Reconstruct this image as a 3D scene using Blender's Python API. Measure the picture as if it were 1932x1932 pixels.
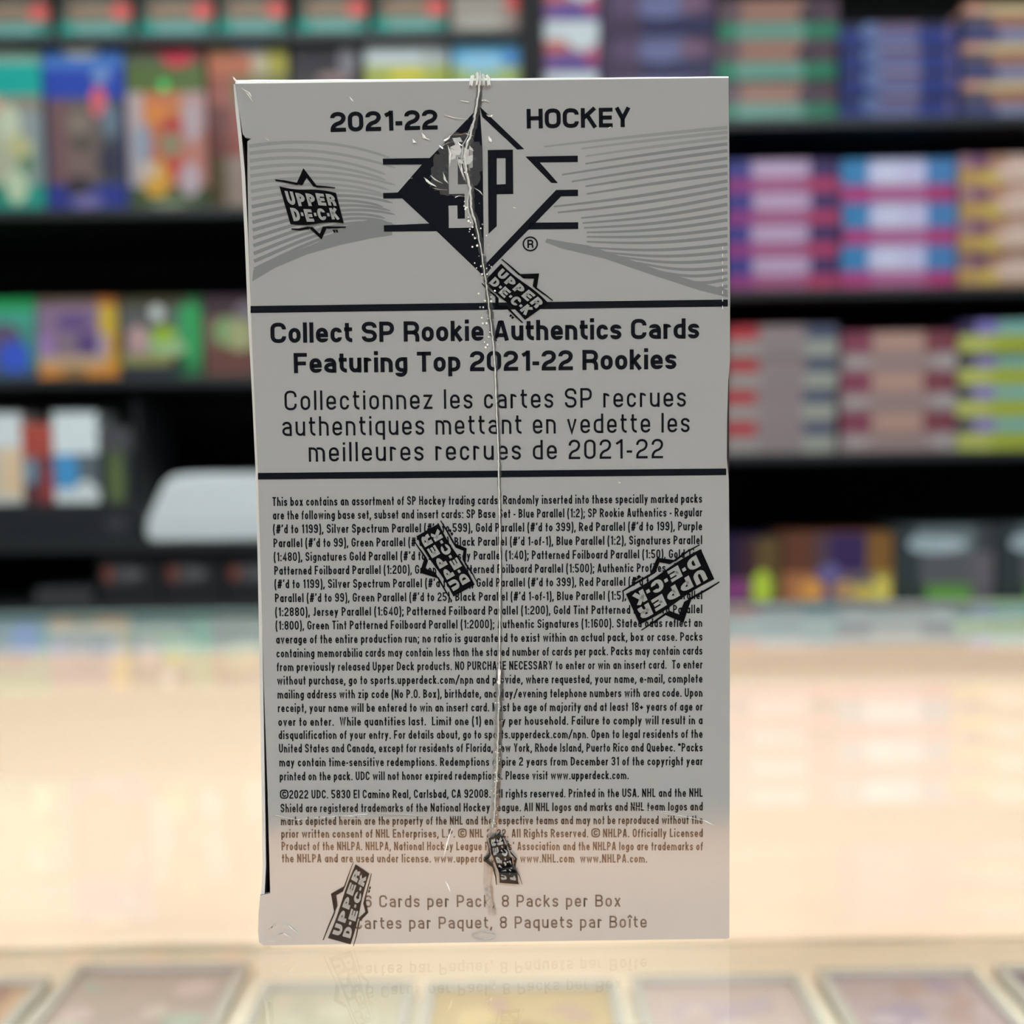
import bpy, bmesh, math, random
from math import sin, cos, pi, radians, sqrt
from mathutils import Vector, Matrix, noise
random.seed(7)
for _o in list(bpy.data.objects):
    bpy.data.objects.remove(_o, do_unlink=True)
SC = bpy.context.scene
COL = SC.collection

# ------------------------------------------------------------------ camera
TOP = 1.0                       # height of the counter glass above the floor
PITCH, ROLL, FPX = 0.06114621, 0.01277656, 1960.0
CAM_H = 0.07914317              # eye above the glass
cp, sp, cr, sr = cos(PITCH), sin(PITCH), cos(ROLL), sin(ROLL)
C_R = Vector((cr, -sr * sp, -sr * cp))
C_U = Vector((sr, cr * sp, cr * cp))
C_B = Vector((0, -cp, sp))
EYE = Vector((0, 0, TOP + CAM_H))
cam = bpy.data.cameras.new('camera')
cam.sensor_width = 36.0
cam.lens = 36.0 * FPX / 1932.0
cam.clip_start = 0.01
cam.dof.use_dof = True
cam.dof.focus_distance = 0.1605
cam.dof.aperture_fstop = 11.2
cam.dof.aperture_blades = 0
camo = bpy.data.objects.new('camera', cam)
COL.objects.link(camo)
m = Matrix((C_R, C_U, C_B)).transposed().to_4x4()
m.translation = EYE
camo.matrix_world = m
SC.camera = camo

# ------------------------------------------------------------------ exposure, world, lamps of the room
SC.view_settings.view_transform = 'Standard'
SC.view_settings.look = 'None'
SC.view_settings.gamma = 1.0
SC.view_settings.use_curve_mapping = False
SC.view_settings.exposure = 0.0
W_ = bpy.data.worlds.new('world')
SC.world = W_
W_.use_nodes = True
W_.node_tree.nodes['Background'].inputs['Color'].default_value = (0.80, 0.90, 1.0, 1)
W_.node_tree.nodes['Background'].inputs['Strength'].default_value = 0.06
CEIL_NEAR, CEIL_AISLE = 27.0, 15.0   # ceiling panels (cool white)
CASE_WATTS = 10.8                # warm strip inside the counter


def area_lamp(name, loc, target, sx, sy, watts, color, spread=180):
    l = bpy.data.lights.new(name, 'AREA')
    l.shape = 'RECTANGLE'
    l.size, l.size_y = sx, sy
    l.energy = watts
    l.color = color
    l.spread = radians(spread)
    o = bpy.data.objects.new(name, l)
    COL.objects.link(o)
    o.location = loc
    d = Vector(target) - Vector(loc)
    o.rotation_euler = d.to_track_quat('-Z', 'Y').to_euler()
    return o


CASE_LAMP = area_lamp('case_lamp', (0, -0.318, TOP - 0.070), (0, 0.40, TOP - 0.075), 2.3, 0.004, CASE_WATTS, (1.0, 0.86, 0.86))

# ------------------------------------------------------------------ pixel <-> place
def ray(px, py):
    return (C_R * ((px - 966) / FPX) + C_U * ((966 - py) / FPX) - C_B)


def at(px, py, Y):              # the point at depth Y seen at photo pixel (px, py)
    d = ray(px, py)
    return EYE + d * (Y / d.y)


def on_z(px, py, z):
    d = ray(px, py)
    return EYE + d * ((z - EYE.z) / d.z)


# ------------------------------------------------------------------ materials
MATS = {}


def lin(c):
    return tuple(((x / 255) / 12.92 if x / 255 <= 0.04045 else (((x / 255) + 0.055) / 1.055) ** 2.4) for x in c)


def mat(name, rgb, rough=0.5, coat=0.0, metal=0.0, coat_rough=0.05, spec=0.5, noise_amt=0.0, noise_scale=40, emit=None, coat_ior=1.5):
    if name in MATS:
        return MATS[name]
    M = bpy.data.materials.new(name)
    M.use_nodes = True
    nt = M.node_tree
    b = nt.nodes['Principled BSDF']
    b.inputs['Base Color'].default_value = (*rgb, 1)
    b.inputs['Roughness'].default_value = rough
    b.inputs['Metallic'].default_value = metal
    b.inputs['Coat Weight'].default_value = coat
    b.inputs['Coat Roughness'].default_value = coat_rough
    b.inputs['Coat IOR'].default_value = coat_ior
    b.inputs['Specular IOR Level'].default_value = spec
    if noise_amt > 0:
        tc = nt.nodes.new('ShaderNodeTexCoord')
        n = nt.nodes.new('ShaderNodeTexNoise')
        n.inputs['Scale'].default_value = noise_scale
        n.inputs['Detail'].default_value = 3
        nt.links.new(tc.outputs['Object'], n.inputs['Vector'])
        mx = nt.nodes.new('ShaderNodeMix')
        mx.data_type = 'RGBA'
        mx.inputs['A'].default_value = (*[c * (1 - noise_amt) for c in rgb], 1)
        mx.inputs['B'].default_value = (*[min(1, c * (1 + noise_amt)) for c in rgb], 1)
        nt.links.new(n.outputs['Fac'], mx.inputs['Factor'])
        nt.links.new(mx.outputs['Result'], b.inputs['Base Color'])
    if emit:
        b.inputs['Emission Color'].default_value = (*emit[0], 1)
        b.inputs['Emission Strength'].default_value = emit[1]
    MATS[name] = M
    return M


def film_mat(name, white, tint=(0.9, 0.92, 0.92)):
    """clear wrap: see-through with a glossy Fresnel sheen, plus a share of white for stressed film and painted highlights"""
    M = bpy.data.materials.new(name)
    M.use_nodes = True
    nt = M.node_tree
    nt.nodes.clear()
    out = nt.nodes.new('ShaderNodeOutputMaterial')
    tr = nt.nodes.new('ShaderNodeBsdfTransparent')
    gl = nt.nodes.new('ShaderNodeBsdfGlossy')
    gl.inputs['Roughness'].default_value = 0.06
    df = nt.nodes.new('ShaderNodeBsdfDiffuse')
    df.inputs['Color'].default_value = (*tint, 1)
    tl = nt.nodes.new('ShaderNodeBsdfTranslucent')
    tl.inputs['Color'].default_value = (*tint, 1)
    fr = nt.nodes.new('ShaderNodeLayerWeight')
    fr.inputs['Blend'].default_value = 0.42
    hz = nt.nodes.new('ShaderNodeMixShader')
    hz.inputs[0].default_value = 0.10
    m1 = nt.nodes.new('ShaderNodeMixShader')
    m1.inputs[0].default_value = white
    m2 = nt.nodes.new('ShaderNodeMixShader')
    L = nt.links.new
    L(df.outputs[0], hz.inputs[1]); L(tl.outputs[0], hz.inputs[2])
    L(tr.outputs[0], m1.inputs[1]); L(hz.outputs[0], m1.inputs[2])
    L(fr.outputs['Fresnel'], m2.inputs[0])
    L(m1.outputs[0], m2.inputs[1]); L(gl.outputs[0], m2.inputs[2])
    L(m2.outputs[0], out.inputs[0])
    MATS[name] = M
    return M


def pane_mat(name, tint):
    """plate glass as a slab: the face a ray enters by reflects, the face it leaves by lets it through"""
    M = bpy.data.materials.new(name)
    M.use_nodes = True
    nt = M.node_tree
    nt.nodes.clear()
    out = nt.nodes.new('ShaderNodeOutputMaterial')
    tr = nt.nodes.new('ShaderNodeBsdfTransparent')
    tr.inputs['Color'].default_value = (*tint, 1)
    gl = nt.nodes.new('ShaderNodeBsdfGlossy')
    gl.inputs['Roughness'].default_value = 0.0
    fr = nt.nodes.new('ShaderNodeFresnel')
    fr.inputs['IOR'].default_value = 1.5
    ge = nt.nodes.new('ShaderNodeNewGeometry')
    inv = nt.nodes.new('ShaderNodeMath'); inv.operation = 'SUBTRACT'; inv.inputs[0].default_value = 1.0
    mu = nt.nodes.new('ShaderNodeMath'); mu.operation = 'MULTIPLY'
    a1 = nt.nodes.new('ShaderNodeMath'); a1.operation = 'ADD'; a1.inputs[1].default_value = 1.0      # both faces: 2R / (1 + R)
    mb = nt.nodes.new('ShaderNodeMath'); mb.operation = 'DIVIDE'
    m2_ = nt.nodes.new('ShaderNodeMath'); m2_.operation = 'MULTIPLY'; m2_.inputs[1].default_value = 2.0
    mx = nt.nodes.new('ShaderNodeMixShader')
    L = nt.links.new
    L(ge.outputs['Backfacing'], inv.inputs[1])
    L(fr.outputs[0], m2_.inputs[0]); L(fr.outputs[0], a1.inputs[0]); L(m2_.outputs[0], mb.inputs[0]); L(a1.outputs[0], mb.inputs[1]); L(mb.outputs[0], mu.inputs[0]); L(inv.outputs[0], mu.inputs[1])
    L(mu.outputs[0], mx.inputs[0]); L(tr.outputs[0], mx.inputs[1]); L(gl.outputs[0], mx.inputs[2])
    L(mx.outputs[0], out.inputs[0])
    MATS[name] = M
    return M


KILL = 0.80                      # light reaching the shelf fronts: turns a seen colour into the thing's own colour


def pcol(c, coat=0.12):           # printed, wrapped cardboard of the colour seen in the photograph
    key = 'print_%d_%d_%d_%d' % (*c, KILL * 100)
    a = [min(0.9, x / KILL) for x in lin(c)]
    return mat(key, a, rough=0.6, coat=coat, coat_rough=0.15, spec=0.25)


# ------------------------------------------------------------------ object helpers
def link(name, me, parent=None, loc=None):
    o = bpy.data.objects.new(name, me)
    COL.objects.link(o)
    if parent:
        o.parent = parent
    if loc is not None:
        o.location = loc
    return o


def tag(o, label=None, cat=None, group=None, kind=None):
    if label: o['label'] = label
    if cat: o['category'] = cat
    if group: o['group'] = group
    if kind: o['kind'] = kind
    return o


def thing(name, label, cat, loc=(0, 0, 0), rz=0, group=None):
    o = bpy.data.objects.new(name, None)
    o.empty_display_size = 0.02
    COL.objects.link(o)
    o.location = loc
    o.rotation_euler = (0, 0, rz)
    return tag(o, label, cat, group)


class MB:
    def __init__(s):
        s.v, s.f, s.mi, s.mats = [], [], [], []

    def m(s, M):
        if M not in s.mats:
            s.mats.append(M)
        return s.mats.index(M)

    def face(s, pts, M):
        n = len(s.v)
        s.v += [tuple(p) for p in pts]
        s.f.append(tuple(range(n, n + len(pts))))
        s.mi.append(s.m(M))

    def box(s, x0, x1, y0, y1, z0, z1, M):
        n = len(s.v)
        s.v += [(x0, y0, z0), (x1, y0, z0), (x1, y1, z0), (x0, y1, z0), (x0, y0, z1), (x1, y0, z1), (x1, y1, z1), (x0, y1, z1)]
        for q in ((0, 3, 2, 1), (4, 5, 6, 7), (0, 1, 5, 4), (1, 2, 6, 5), (2, 3, 7, 6), (3, 0, 4, 7)):
            s.f.append(tuple(n + i for i in q))
            s.mi.append(s.m(M))

    def prism(s, poly, y0, y1, M):       # outline in x,z pushed along y
        k = len(poly); n = len(s.v)
        s.v += [(x, y0, z) for x, z in poly] + [(x, y1, z) for x, z in poly]
        s.f.append(tuple(n + i for i in range(k))); s.mi.append(s.m(M))
        s.f.append(tuple(n + k + i for i in reversed(range(k)))); s.mi.append(s.m(M))
        for i in range(k):
            j = (i + 1) % k
            s.f.append((n + i, n + k + i, n + k + j, n + j)); s.mi.append(s.m(M))

    def disc(s, cx, cz, rx, rz, y, M, k=20):
        s.face([(cx + rx * cos(2 * pi * i / k), y, cz + rz * sin(2 * pi * i / k)) for i in range(k)], M)

    def build(s, name, parent=None, smooth=False, loc=None, merge=False, bevel=0, fixn=True):
        me = bpy.data.meshes.new(name)
        me.from_pydata(s.v, [], s.f)
        for M in s.mats:
            me.materials.append(M)
        for i, p in enumerate(me.polygons):
            p.material_index = s.mi[i]
            p.use_smooth = smooth
        if merge or fixn:
            bm = bmesh.new(); bm.from_mesh(me)
            if merge:
                bmesh.ops.remove_doubles(bm, verts=bm.verts, dist=1e-6)
            if fixn:
                bmesh.ops.recalc_face_normals(bm, faces=bm.faces)
            bm.to_mesh(me); bm.free()
        me.update()
        o = link(name, me, parent, loc)
        if bevel:
            b = o.modifiers.new('soft_edge', 'BEVEL')
            b.width = bevel; b.segments = 2; b.limit_method = 'ANGLE'
        return o


# ================================================================== THE ROOM
wall_m = mat('wall_paint', (0.16, 0.16, 0.17), 0.8, noise_amt=0.08, noise_scale=6)
dark_wall = mat('dark_wall_paint', (0.03, 0.03, 0.035), 0.8, noise_amt=0.1, noise_scale=6)
floor_m = mat('floor_vinyl', (0.12, 0.11, 0.10), 0.4, noise_amt=0.25, noise_scale=5)
ceil_m = mat('ceiling_tile', (0.55, 0.55, 0.55), 0.9, noise_amt=0.1, noise_scale=60)
RX, RY0, RY1, RZ = 2.6, -3.0, 2.42, 2.75


def struct(name, x0, x1, y0, y1, z0, z1, M):
    b = MB(); b.box(x0, x1, y0, y1, z0, z1, M)
    return tag(b.build(name), kind='structure')


struct('floor', -RX, RX, RY0, RY1, -0.05, 0, floor_m)
struct('ceiling', -RX, RX, RY0, RY1, RZ, RZ + 0.05, ceil_m)
struct('wall_back', -RX, RX, RY1, RY1 + 0.08, 0, RZ, dark_wall)
struct('wall_front', -RX, RX, RY0 - 0.08, RY0, 0, RZ, dark_wall)
struct('wall_left', -RX - 0.08, -RX, RY0, RY1, 0, RZ, wall_m)
struct('wall_right', RX, RX + 0.08, RY0, RY1, 0, RZ, wall_m)

lamp_near = mat('light_diffuser_near', (0.9, 0.9, 0.9), 0.6, emit=((0.90, 0.98, 1.0), CEIL_NEAR))
lamp_aisle = mat('light_diffuser_aisle', (0.9, 0.9, 0.9), 0.6, emit=((0.90, 0.98, 1.0), CEIL_AISLE))
white_metal = mat('white_metal', (0.75, 0.75, 0.75), 0.4)
for lx, ly, where in ((-1.0, -1.5, 'above the near side of the counter, to the left'), (1.0, -1.5, 'above the near side of the counter, to the right'),
                      (-0.75, 0.80, 'above the aisle behind the counter, to the left'), (0.75, 0.80, 'above the aisle behind the counter, to the right')):
    t = thing('ceiling_light', 'white ceiling light panel ' + where, 'ceiling light', (lx, ly, RZ), group='ceiling lights')
    b = MB()
    for (a0, a1, c0, c1) in ((-0.48, 0.48, -0.33, -0.30), (-0.48, 0.48, 0.30, 0.33), (-0.48, -0.45, -0.30, 0.30), (0.45, 0.48, -0.30, 0.30)):
        b.box(a0, a1, c0, c1, -0.03, 0, white_metal)
    b.build('frame', t)
    b = MB(); b.box(-0.45, 0.45, -0.30, 0.30, -0.02, -0.005, lamp_near if ly < 0 else lamp_aisle)
    b.build('diffuser', t)

# ================================================================== THE COUNTER
cream = mat('cream_laminate', (0.84, 0.70, 0.545), 0.55, noise_amt=0.02, noise_scale=3)
cream_shelf = mat('cream_shelf_board', (0.92, 0.81, 0.67), 0.5, noise_amt=0.02, noise_scale=4)
black_metal = mat('black_powder_coat', (0.012, 0.013, 0.014), 0.45)
alu = mat('brushed_rail', (0.50, 0.56, 0.55), 0.45, metal=0.0, spec=0.6, noise_amt=0.06, noise_scale=30)
glass_m = pane_mat('counter_glass', (0.965, 0.985, 0.975))
edge_m = mat('glass_edge_green', (0.60, 0.72, 0.70), 0.15)
GW = 1.25
GY0, GY1 = -0.362, 0.522
LEDGE = 0.456
SHELF_Z = TOP - 0.155
BACK_Y = 0.476
case = thing('display_counter', 'long glass topped display counter with a warmly lit cream interior', 'display counter', (0, 0.1, 0))
cz = lambda z: z


def cpart(name, *boxes, bev=0):
    b = MB()
    for (x0, x1, y0, y1, z0, z1, M) in boxes:
        b.box(x0, x1, y0 - 0.1, y1 - 0.1, z0, z1, M)
    return b.build(name, case, bevel=bev)


g = cpart('glass_top', (-GW, GW, GY0, GY1, TOP - 0.005, TOP, glass_m))
cpart('glass_edge_strip', (-GW, GW, GY1, GY1 + 0.0012, TOP - 0.005, TOP, edge_m))
cpart('rear_rail', (-GW, GW, LEDGE, GY1 + 0.004, TOP - 0.010, TOP - 0.0052, alu))
cpart('back_panel', (-GW, GW, BACK_Y, BACK_Y + 0.012, SHELF_Z - 0.02, TOP - 0.0102, cream))
cpart('shelf', (-GW, GW, GY0 + 0.016, BACK_Y - 0.0005, SHELF_Z - 0.018, SHELF_Z, cream_shelf))
reflector_tan = mat('warm_reflector_tan', (0.88, 0.50, 0.25), 0.5, noise_amt=0.06, noise_scale=14)  # added unseen strip, coloured orange to warm the reflection on the card box
cpart('added_warm_reflector', (-GW + 0.015, GW - 0.015, GY0 + 0.0165, -0.13, SHELF_Z + 0.0002, SHELF_Z + 0.004, reflector_tan))['label'] = 'added tan strip along the shelf front, for its warm reflection'
cpart('front_panel', (-GW, GW, GY0, GY0 + 0.014, 0.0, TOP - 0.0062, black_metal))
cpart('added_light_blocker', (-GW + 0.02, GW - 0.02, -0.342, -0.338, TOP - 0.060, TOP - 0.0065, black_metal),
      (-GW + 0.02, GW - 0.02, -0.268, -0.266, TOP - 0.0645, TOP - 0.0065, black_metal))  # added unseen plates, keep the case lamp out of the card box reflection
cpart('end_panel', (-GW, -GW + 0.014, GY0 + 0.015, BACK_Y - 0.0, 0.0, TOP - 0.0102, black_metal))
cpart('end_panel', (GW - 0.014, GW, GY0 + 0.015, BACK_Y - 0.0, 0.0, TOP - 0.0102, black_metal))
cpart('cabinet_base', (-GW + 0.016, GW - 0.016, GY0 + 0.016, LEDGE, 0.0, SHELF_Z - 0.019, black_metal))

# ------------------------------------------------------------------ slabbed cards on the case shelf
holder_m = mat('clear_holder_rim', (0.44, 0.43, 0.40), 0.25, coat=0.5)
CARDS = [  # left px, right px, rear y px at shelf, card colours
    (-215, 96, 1850, [(206, 170, 140), (225, 190, 160), (170, 130, 120)], 'orange and cream', 'leftmost of the row'),
    (150, 470, 1822, [(190, 172, 165), (205, 195, 182), (180, 190, 178), (214, 190, 190)], 'pale grey', 'second from left, set back from its neighbour'),
    (500, 782, 1856, [(206, 198, 176), (196, 190, 170), (214, 208, 190)], 'plain pale green', 'below the left half of the card box'),
    (806, 1163, 1856, [(205, 182, 140), (222, 196, 150), (178, 150, 122), (198, 168, 150)], 'yellow and tan', 'below the right half of the card box'),
    (1190, 1506, 1845, [(206, 186, 182), (196, 178, 188), (215, 198, 196)], 'pale lilac', 'below the right edge of the card box'),
    (1538, 1838, 1832, [(186, 164, 168), (166, 148, 170), (178, 150, 148), (196, 180, 190)], 'purple grey', 'second from the right end of the row'),
    (1872, 2190, 1824, [(130, 108, 128), (168, 146, 160), (120, 96, 110)], 'dark purple', 'rightmost of the row'),
]
for x0, x1, yb, cols, cname, where in CARDS:
    A = on_z(x0, yb, SHELF_Z + 0.004); B = on_z(x1, yb, SHELF_Z + 0.004)
    yy = (A.y + B.y) / 2
    w = (B.x - A.x)
    t = thing('slabbed_card', cname + ' trading card in clear case, ' + where, 'trading card', ((A.x + B.x) / 2, yy, SHELF_Z), group='cards lying on the case shelf')
    h = w * 1.42
    b = MB()
    b.box(-w / 2, w / 2, -h, 0, 0.0002, 0.003, holder_m)
    e = 0.004
    for (a0, a1, c0, c1) in ((-w / 2, w / 2, -e, 0), (-w / 2, w / 2, -h, -h + e), (-w / 2, -w / 2 + e, -h + e, -e), (w / 2 - e, w / 2, -h + e, -e)):
        b.box(a0, a1, c0, c1, 0.003, 0.0055, holder_m)
    b.build('holder', t)
    b = MB()
    base = mat('cardart_%d_%d_%d' % cols[0], [c * 0.8 for c in lin(cols[0])], 0.35, coat=0.5)
    b.box(-w / 2 + e, w / 2 - e, -h + e, -e, 0.0031, 0.0037, base)
    rr = random.Random(int(x0) + 999)
    for k in range(22):
        c = rr.choice(cols)
        M = mat('cardart_%d_%d_%d' % c, [v * 0.8 for v in lin(c)], 0.35, coat=0.5)
        cx, cy = rr.uniform(-w / 2 + .014, w / 2 - .014), rr.uniform(-h + .02, -.012)
        rx, ry = rr.uniform(.004, .010), rr.uniform(.004, .008)
        b.face([(cx + rx * cos(q * pi / 8), cy + ry * sin(q * pi / 8), 0.0038 + k * 0.00001) for q in range(16)], M)
    b.build('card', t)

# ================================================================== SHELVING BEHIND
SY = 1.85                        # front plane of the shelving
BX = at(1003, 100, SY).x
shelf_m = mat('black_shelf_board', (0.017, 0.020, 0.021), 0.5, noise_amt=0.1, noise_scale=20)
void_m = mat('black_shelf_back', (0.006, 0.006, 0.007), 0.8)
S_PX = SY / FPX


def zs(px, py):
    return at(px, py, SY).z


def shelving(name, label, x0, x1, tops, lip):
    t = thing(name, label, 'shelving unit', ((x0 + x1) / 2, SY, 0))
    cx = (x0 + x1) / 2
    b = MB(); b.box(x0 - cx, x1 - cx, 0.42, 0.44, 0, 2.3, void_m); b.build('back_panel', t)
    for xa in (x0, x1 - 0.02):
        b = MB(); b.box(xa - cx, xa - cx + 0.02, 0.0, 0.419, 0, 2.3, void_m); b.build('upright', t)
    for z in tops:
        b = MB(); b.box(x0 - cx + 0.0205, x1 - cx - 0.0205, -0.004, 0.419, z - lip, z, shelf_m)
        b.build('shelf_board', t, bevel=0.002)
    return t


ZL = [zs(480, 62), zs(240, 392), zs(240, 711), zs(240, 1024), zs(240, 1143), 0.35, 2.05]
ZR = [zs(1640, 221), zs(1640, 542), zs(1640, 852), zs(1640, 1141), 0.35, 2.2]
shelving('shelving_unit', 'black shelving unit on the left, tall upright packs on its upper shelves', -1.72, BX, ZL, 0.017)
shelving('shelving_unit', 'black shelving unit on the right holding stacked card cartons', BX + 0.001, 1.72, ZR, 0.017)


def carton(name, label, cat, x0, x1, zb, h, art, depth=0.14, group=None, dy=0.012, blobs=(), body=None, bev=0.0015, rz=0.0):
    """wrapped carton: the front is printed in rows of panels; art = [(height share, [(width share, colour), ...]), ...] from the top"""
    xa, xb = at(x0, 500, SY + dy).x, at(x1, 500, SY + dy).x
    w = xb - xa
    b = MB()
    zt = h
    r0 = art[0][1]
    side = pcol(body or r0[0][1])
    tot = sum(r[0] for r in art)
    for hf, cells in art:
        zn = zt - h * hf / tot
        xx = -w / 2
        ct = sum(c[0] for c in cells)
        for wf, c in cells:
            xn = xx + w * wf / ct
            b.face([(xx, 0, zn), (xn, 0, zn), (xn, 0, zt), (xx, 0, zt)], pcol(c))
            xx = xn
        # side strips of the same row colour wrap round the carton
        b.face([(-w / 2, 0, zn), (-w / 2, 0, zt), (-w / 2, depth, zt), (-w / 2, depth, zn)], pcol(cells[0][1]))
        b.face([(w / 2, 0, zn), (w / 2, depth, zn), (w / 2, depth, zt), (w / 2, 0, zt)], pcol(cells[-1][1]))
        zt = zn
    b.face([(-w / 2, 0, h), (w / 2, 0, h), (w / 2, depth, h), (-w / 2, depth, h)], side)
    b.face([(-w / 2, 0, 0), (-w / 2, depth, 0), (w / 2, depth, 0), (w / 2, 0, 0)], side)
    b.face([(-w / 2, depth, 0), (-w / 2, depth, h), (w / 2, depth, h), (w / 2, depth, 0)], side)
    for i, (u, v, ru, rv, c) in enumerate(blobs):
        b.disc(-w / 2 + u * w, h - v * h, ru * w, rv * h, -0.0003 - i * 0.00004, pcol(c))
    o = b.build(name, None, merge=False, fixn=False, loc=((xa + xb) / 2, SY + dy, zb))
    o.rotation_euler = (0, 0, rz)
    return tag(o, label, cat, group)


KILL = 1.15
# ---- left unit, top shelf: teal-based boxes
TEAL, PINK = (60, 150, 140), (222, 100, 95)
topx = [(-22, 110, 'cut off by the left photo edge'), (130, 264, 'second from the left end'), (280, 416, 'third from the left end'), (427, 551, 'fourth from the left end'),
        (572, 702, 'fifth from the left end'), (715, 850, 'beside the taupe grey box')]
for i, (x0, x1, wh) in enumerate(topx):
    carton('trading_card_box', 'brown and teal card box, top left shelf, ' + wh, 'card box', x0, x1, ZL[0], 0.115,
           [(0.48, [(1, (60, 58, 54))]), (0.26, [(0.12, (70, 80, 72)), (0.56, (140, 112, 92)), (0.32, (150, 105, 95))]), (0.24, [(0.2, (28, 150, 136)), (0.6, (112, 168, 160)), (0.2, (60, 140, 128))])],
           group='teal based card boxes', blobs=[(0.86, 0.62, 0.14, 0.13, PINK), (0.45, 0.56, 0.3, 0.06, (150, 130, 108)), (0.5, 0.52, 0.3, 0.012, (200, 180, 160))])
carton('trading_card_box', 'taupe grey card box at the right end of the top left shelf', 'card box', 860, 992, ZL[0], 0.115,
       [(0.45, [(1, (70, 66, 62))]), (0.55, [(0.75, (160, 150, 140)), (0.25, (150, 130, 122))])], blobs=[(0.88, 0.55, 0.13, 0.14, (205, 85, 80)), (0.4, 0.85, 0.35, .1, (178, 172, 162))])

# ---- left unit, second shelf: tall boxes standing upright
HB = 0.296
carton('trading_card_box', 'tall teal box with pale green artwork, cut off by the left photo edge', 'card box', -62, 90, ZL[1], HB,
       [(0.07, [(1, (20, 150, 140))]), (0.07, [(1, (150, 190, 170))]), (0.19, [(1, (22, 172, 160))]), (0.1, [(0.5, (214, 170, 140)), (0.5, (150, 140, 125))]), (0.42, [(0.7, (182, 184, 158)), (0.3, (140, 152, 150))]), (0.15, [(1, (40, 152, 135))])],
       blobs=[(0.5, 0.05, 0.3, 0.035, (214, 214, 208)), (0.6, 0.5, 0.14, 0.12, (205, 212, 185)), (0.72, 0.62, 0.16, 0.08, (196, 192, 140)), (0.66, 0.86, 0.14, 0.1, (196, 214, 178)), (0.85, 0.5, 0.12, 0.1, (150, 158, 160)), (0.8, 0.73, 0.12, 0.05, (110, 140, 112)), (0.42, 0.9, 0.1, 0.06, (20, 130, 110))])
carton('trading_card_box', 'tall royal blue box with white lettering and brown artwork, second on its shelf', 'card box', 95, 245, ZL[1], HB,
       [(0.05, [(1, (38, 60, 150))]), (0.13, [(1, (74, 122, 200))]), (0.17, [(1, (42, 72, 175))]), (0.5, [(0.05, (40, 45, 90)), (0.25, (122, 90, 92)), (0.40, (112, 98, 92)), (0.25, (82, 84, 92)), (0.05, (40, 45, 90))]), (0.15, [(1, (48, 60, 140))])],
       blobs=[(0.38, 0.06, 0.13, 0.05, (226, 228, 220)), (0.58, 0.06, 0.13, 0.05, (226, 228, 220)), (0.48, 0.085, 0.22, 0.03, (235, 236, 230)), (0.72, 0.22, 0.12, 0.045, (120, 150, 200)), (0.68, 0.37, 0.1, 0.09, (225, 105, 115)),
              (0.82, 0.48, 0.12, 0.1, (110, 125, 140)), (0.42, 0.5, 0.16, 0.08, (138, 122, 112)), (0.42, 0.72, 0.18, 0.1, (128, 105, 102)), (0.4, 0.87, 0.16, 0.07, (62, 55, 62)), (0.8, 0.72, 0.14, 0.12, (58, 58, 76)), (0.5, 0.95, 0.2, 0.045, (118, 112, 168)), (0.45, 0.61, 0.1, 0.05, (86, 78, 72))])
carton('trading_card_box', 'tall olive box with red, orange and yellow artwork, third on its shelf', 'card box', 250, 396, ZL[1], HB,
       [(0.06, [(1, (70, 40, 44))]), (0.1, [(0.5, (92, 96, 78)), (0.5, (130, 80, 74))]), (0.16, [(1, (92, 112, 60))]), (0.22, [(0.2, (190, 170, 170)), (0.5, (205, 130, 82)), (0.3, (190, 150, 150))]), (0.33, [(0.25, (175, 165, 170)), (0.45, (190, 110, 82)), (0.3, (190, 125, 112))]), (0.13, [(1, (72, 88, 58))])],
       blobs=[(0.66, 0.12, 0.2, 0.06, (205, 60, 80)), (0.5, 0.07, 0.3, 0.03, (150, 50, 66)), (0.37, 0.43, 0.14, 0.06, (226, 140, 70)), (0.58, 0.53, 0.16, 0.07, (190, 70, 66)), (0.2, 0.62, 0.1, 0.12, (150, 160, 178)), (0.55, 0.62, 0.14, 0.07, (150, 140, 112)), (0.82, 0.5, 0.12, 0.12, (185, 165, 170)),
              (0.34, 0.8, 0.18, 0.08, (226, 170, 70)), (0.35, 0.88, 0.16, 0.05, (218, 165, 66)), (0.6, 0.76, 0.12, 0.05, (200, 75, 66)), (0.78, 0.83, 0.14, 0.1, (190, 170, 178)), (0.5, 0.97, 0.25, 0.02, (140, 150, 120)), (0.25, 0.77, 0.12, 0.05, (205, 185, 170)), (0.45, 0.36, 0.2, 0.03, (205, 120, 90)), (0.48, 0.285, 0.06, 0.03, (70, 235, 120))])  # final bright green blob paints a blurred sparkle
carton('trading_card_box', 'tall olive box with an orange panel and blue emblem, left of the black box', 'card box', 404, 551, ZL[1], HB,
       [(0.1, [(1, (120, 128, 72))]), (0.13, [(0.55, (188, 112, 84)), (0.2, (190, 175, 150)), (0.25, (170, 160, 70))]), (0.17, [(0.3, (160, 90, 76)), (0.7, (110, 110, 70))]), (0.3, [(0.25, (110, 56, 50)), (0.75, (150, 80, 70))]), (0.3, [(0.2, (90, 76, 50)), (0.8, (150, 130, 120))])],
       blobs=[(0.52, 0.045, 0.25, 0.055, (120, 165, 195)), (0.5, 0.03, 0.2, 0.025, (80, 120, 190))])
carton('trading_card_box', 'tall black box with grey top and brown emblem behind the wrapped card box', 'card box', 560, 690, ZL[1], HB,
       [(0.1, [(1, (74, 74, 80))]), (0.16, [(1, (50, 46, 52))]), (0.74, [(1, (70, 56, 54))])], blobs=[(0.8, 0.15, 0.13, 0.09, (128, 124, 130)), (0.6, 0.25, 0.25, 0.03, (150, 122, 118))])
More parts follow.
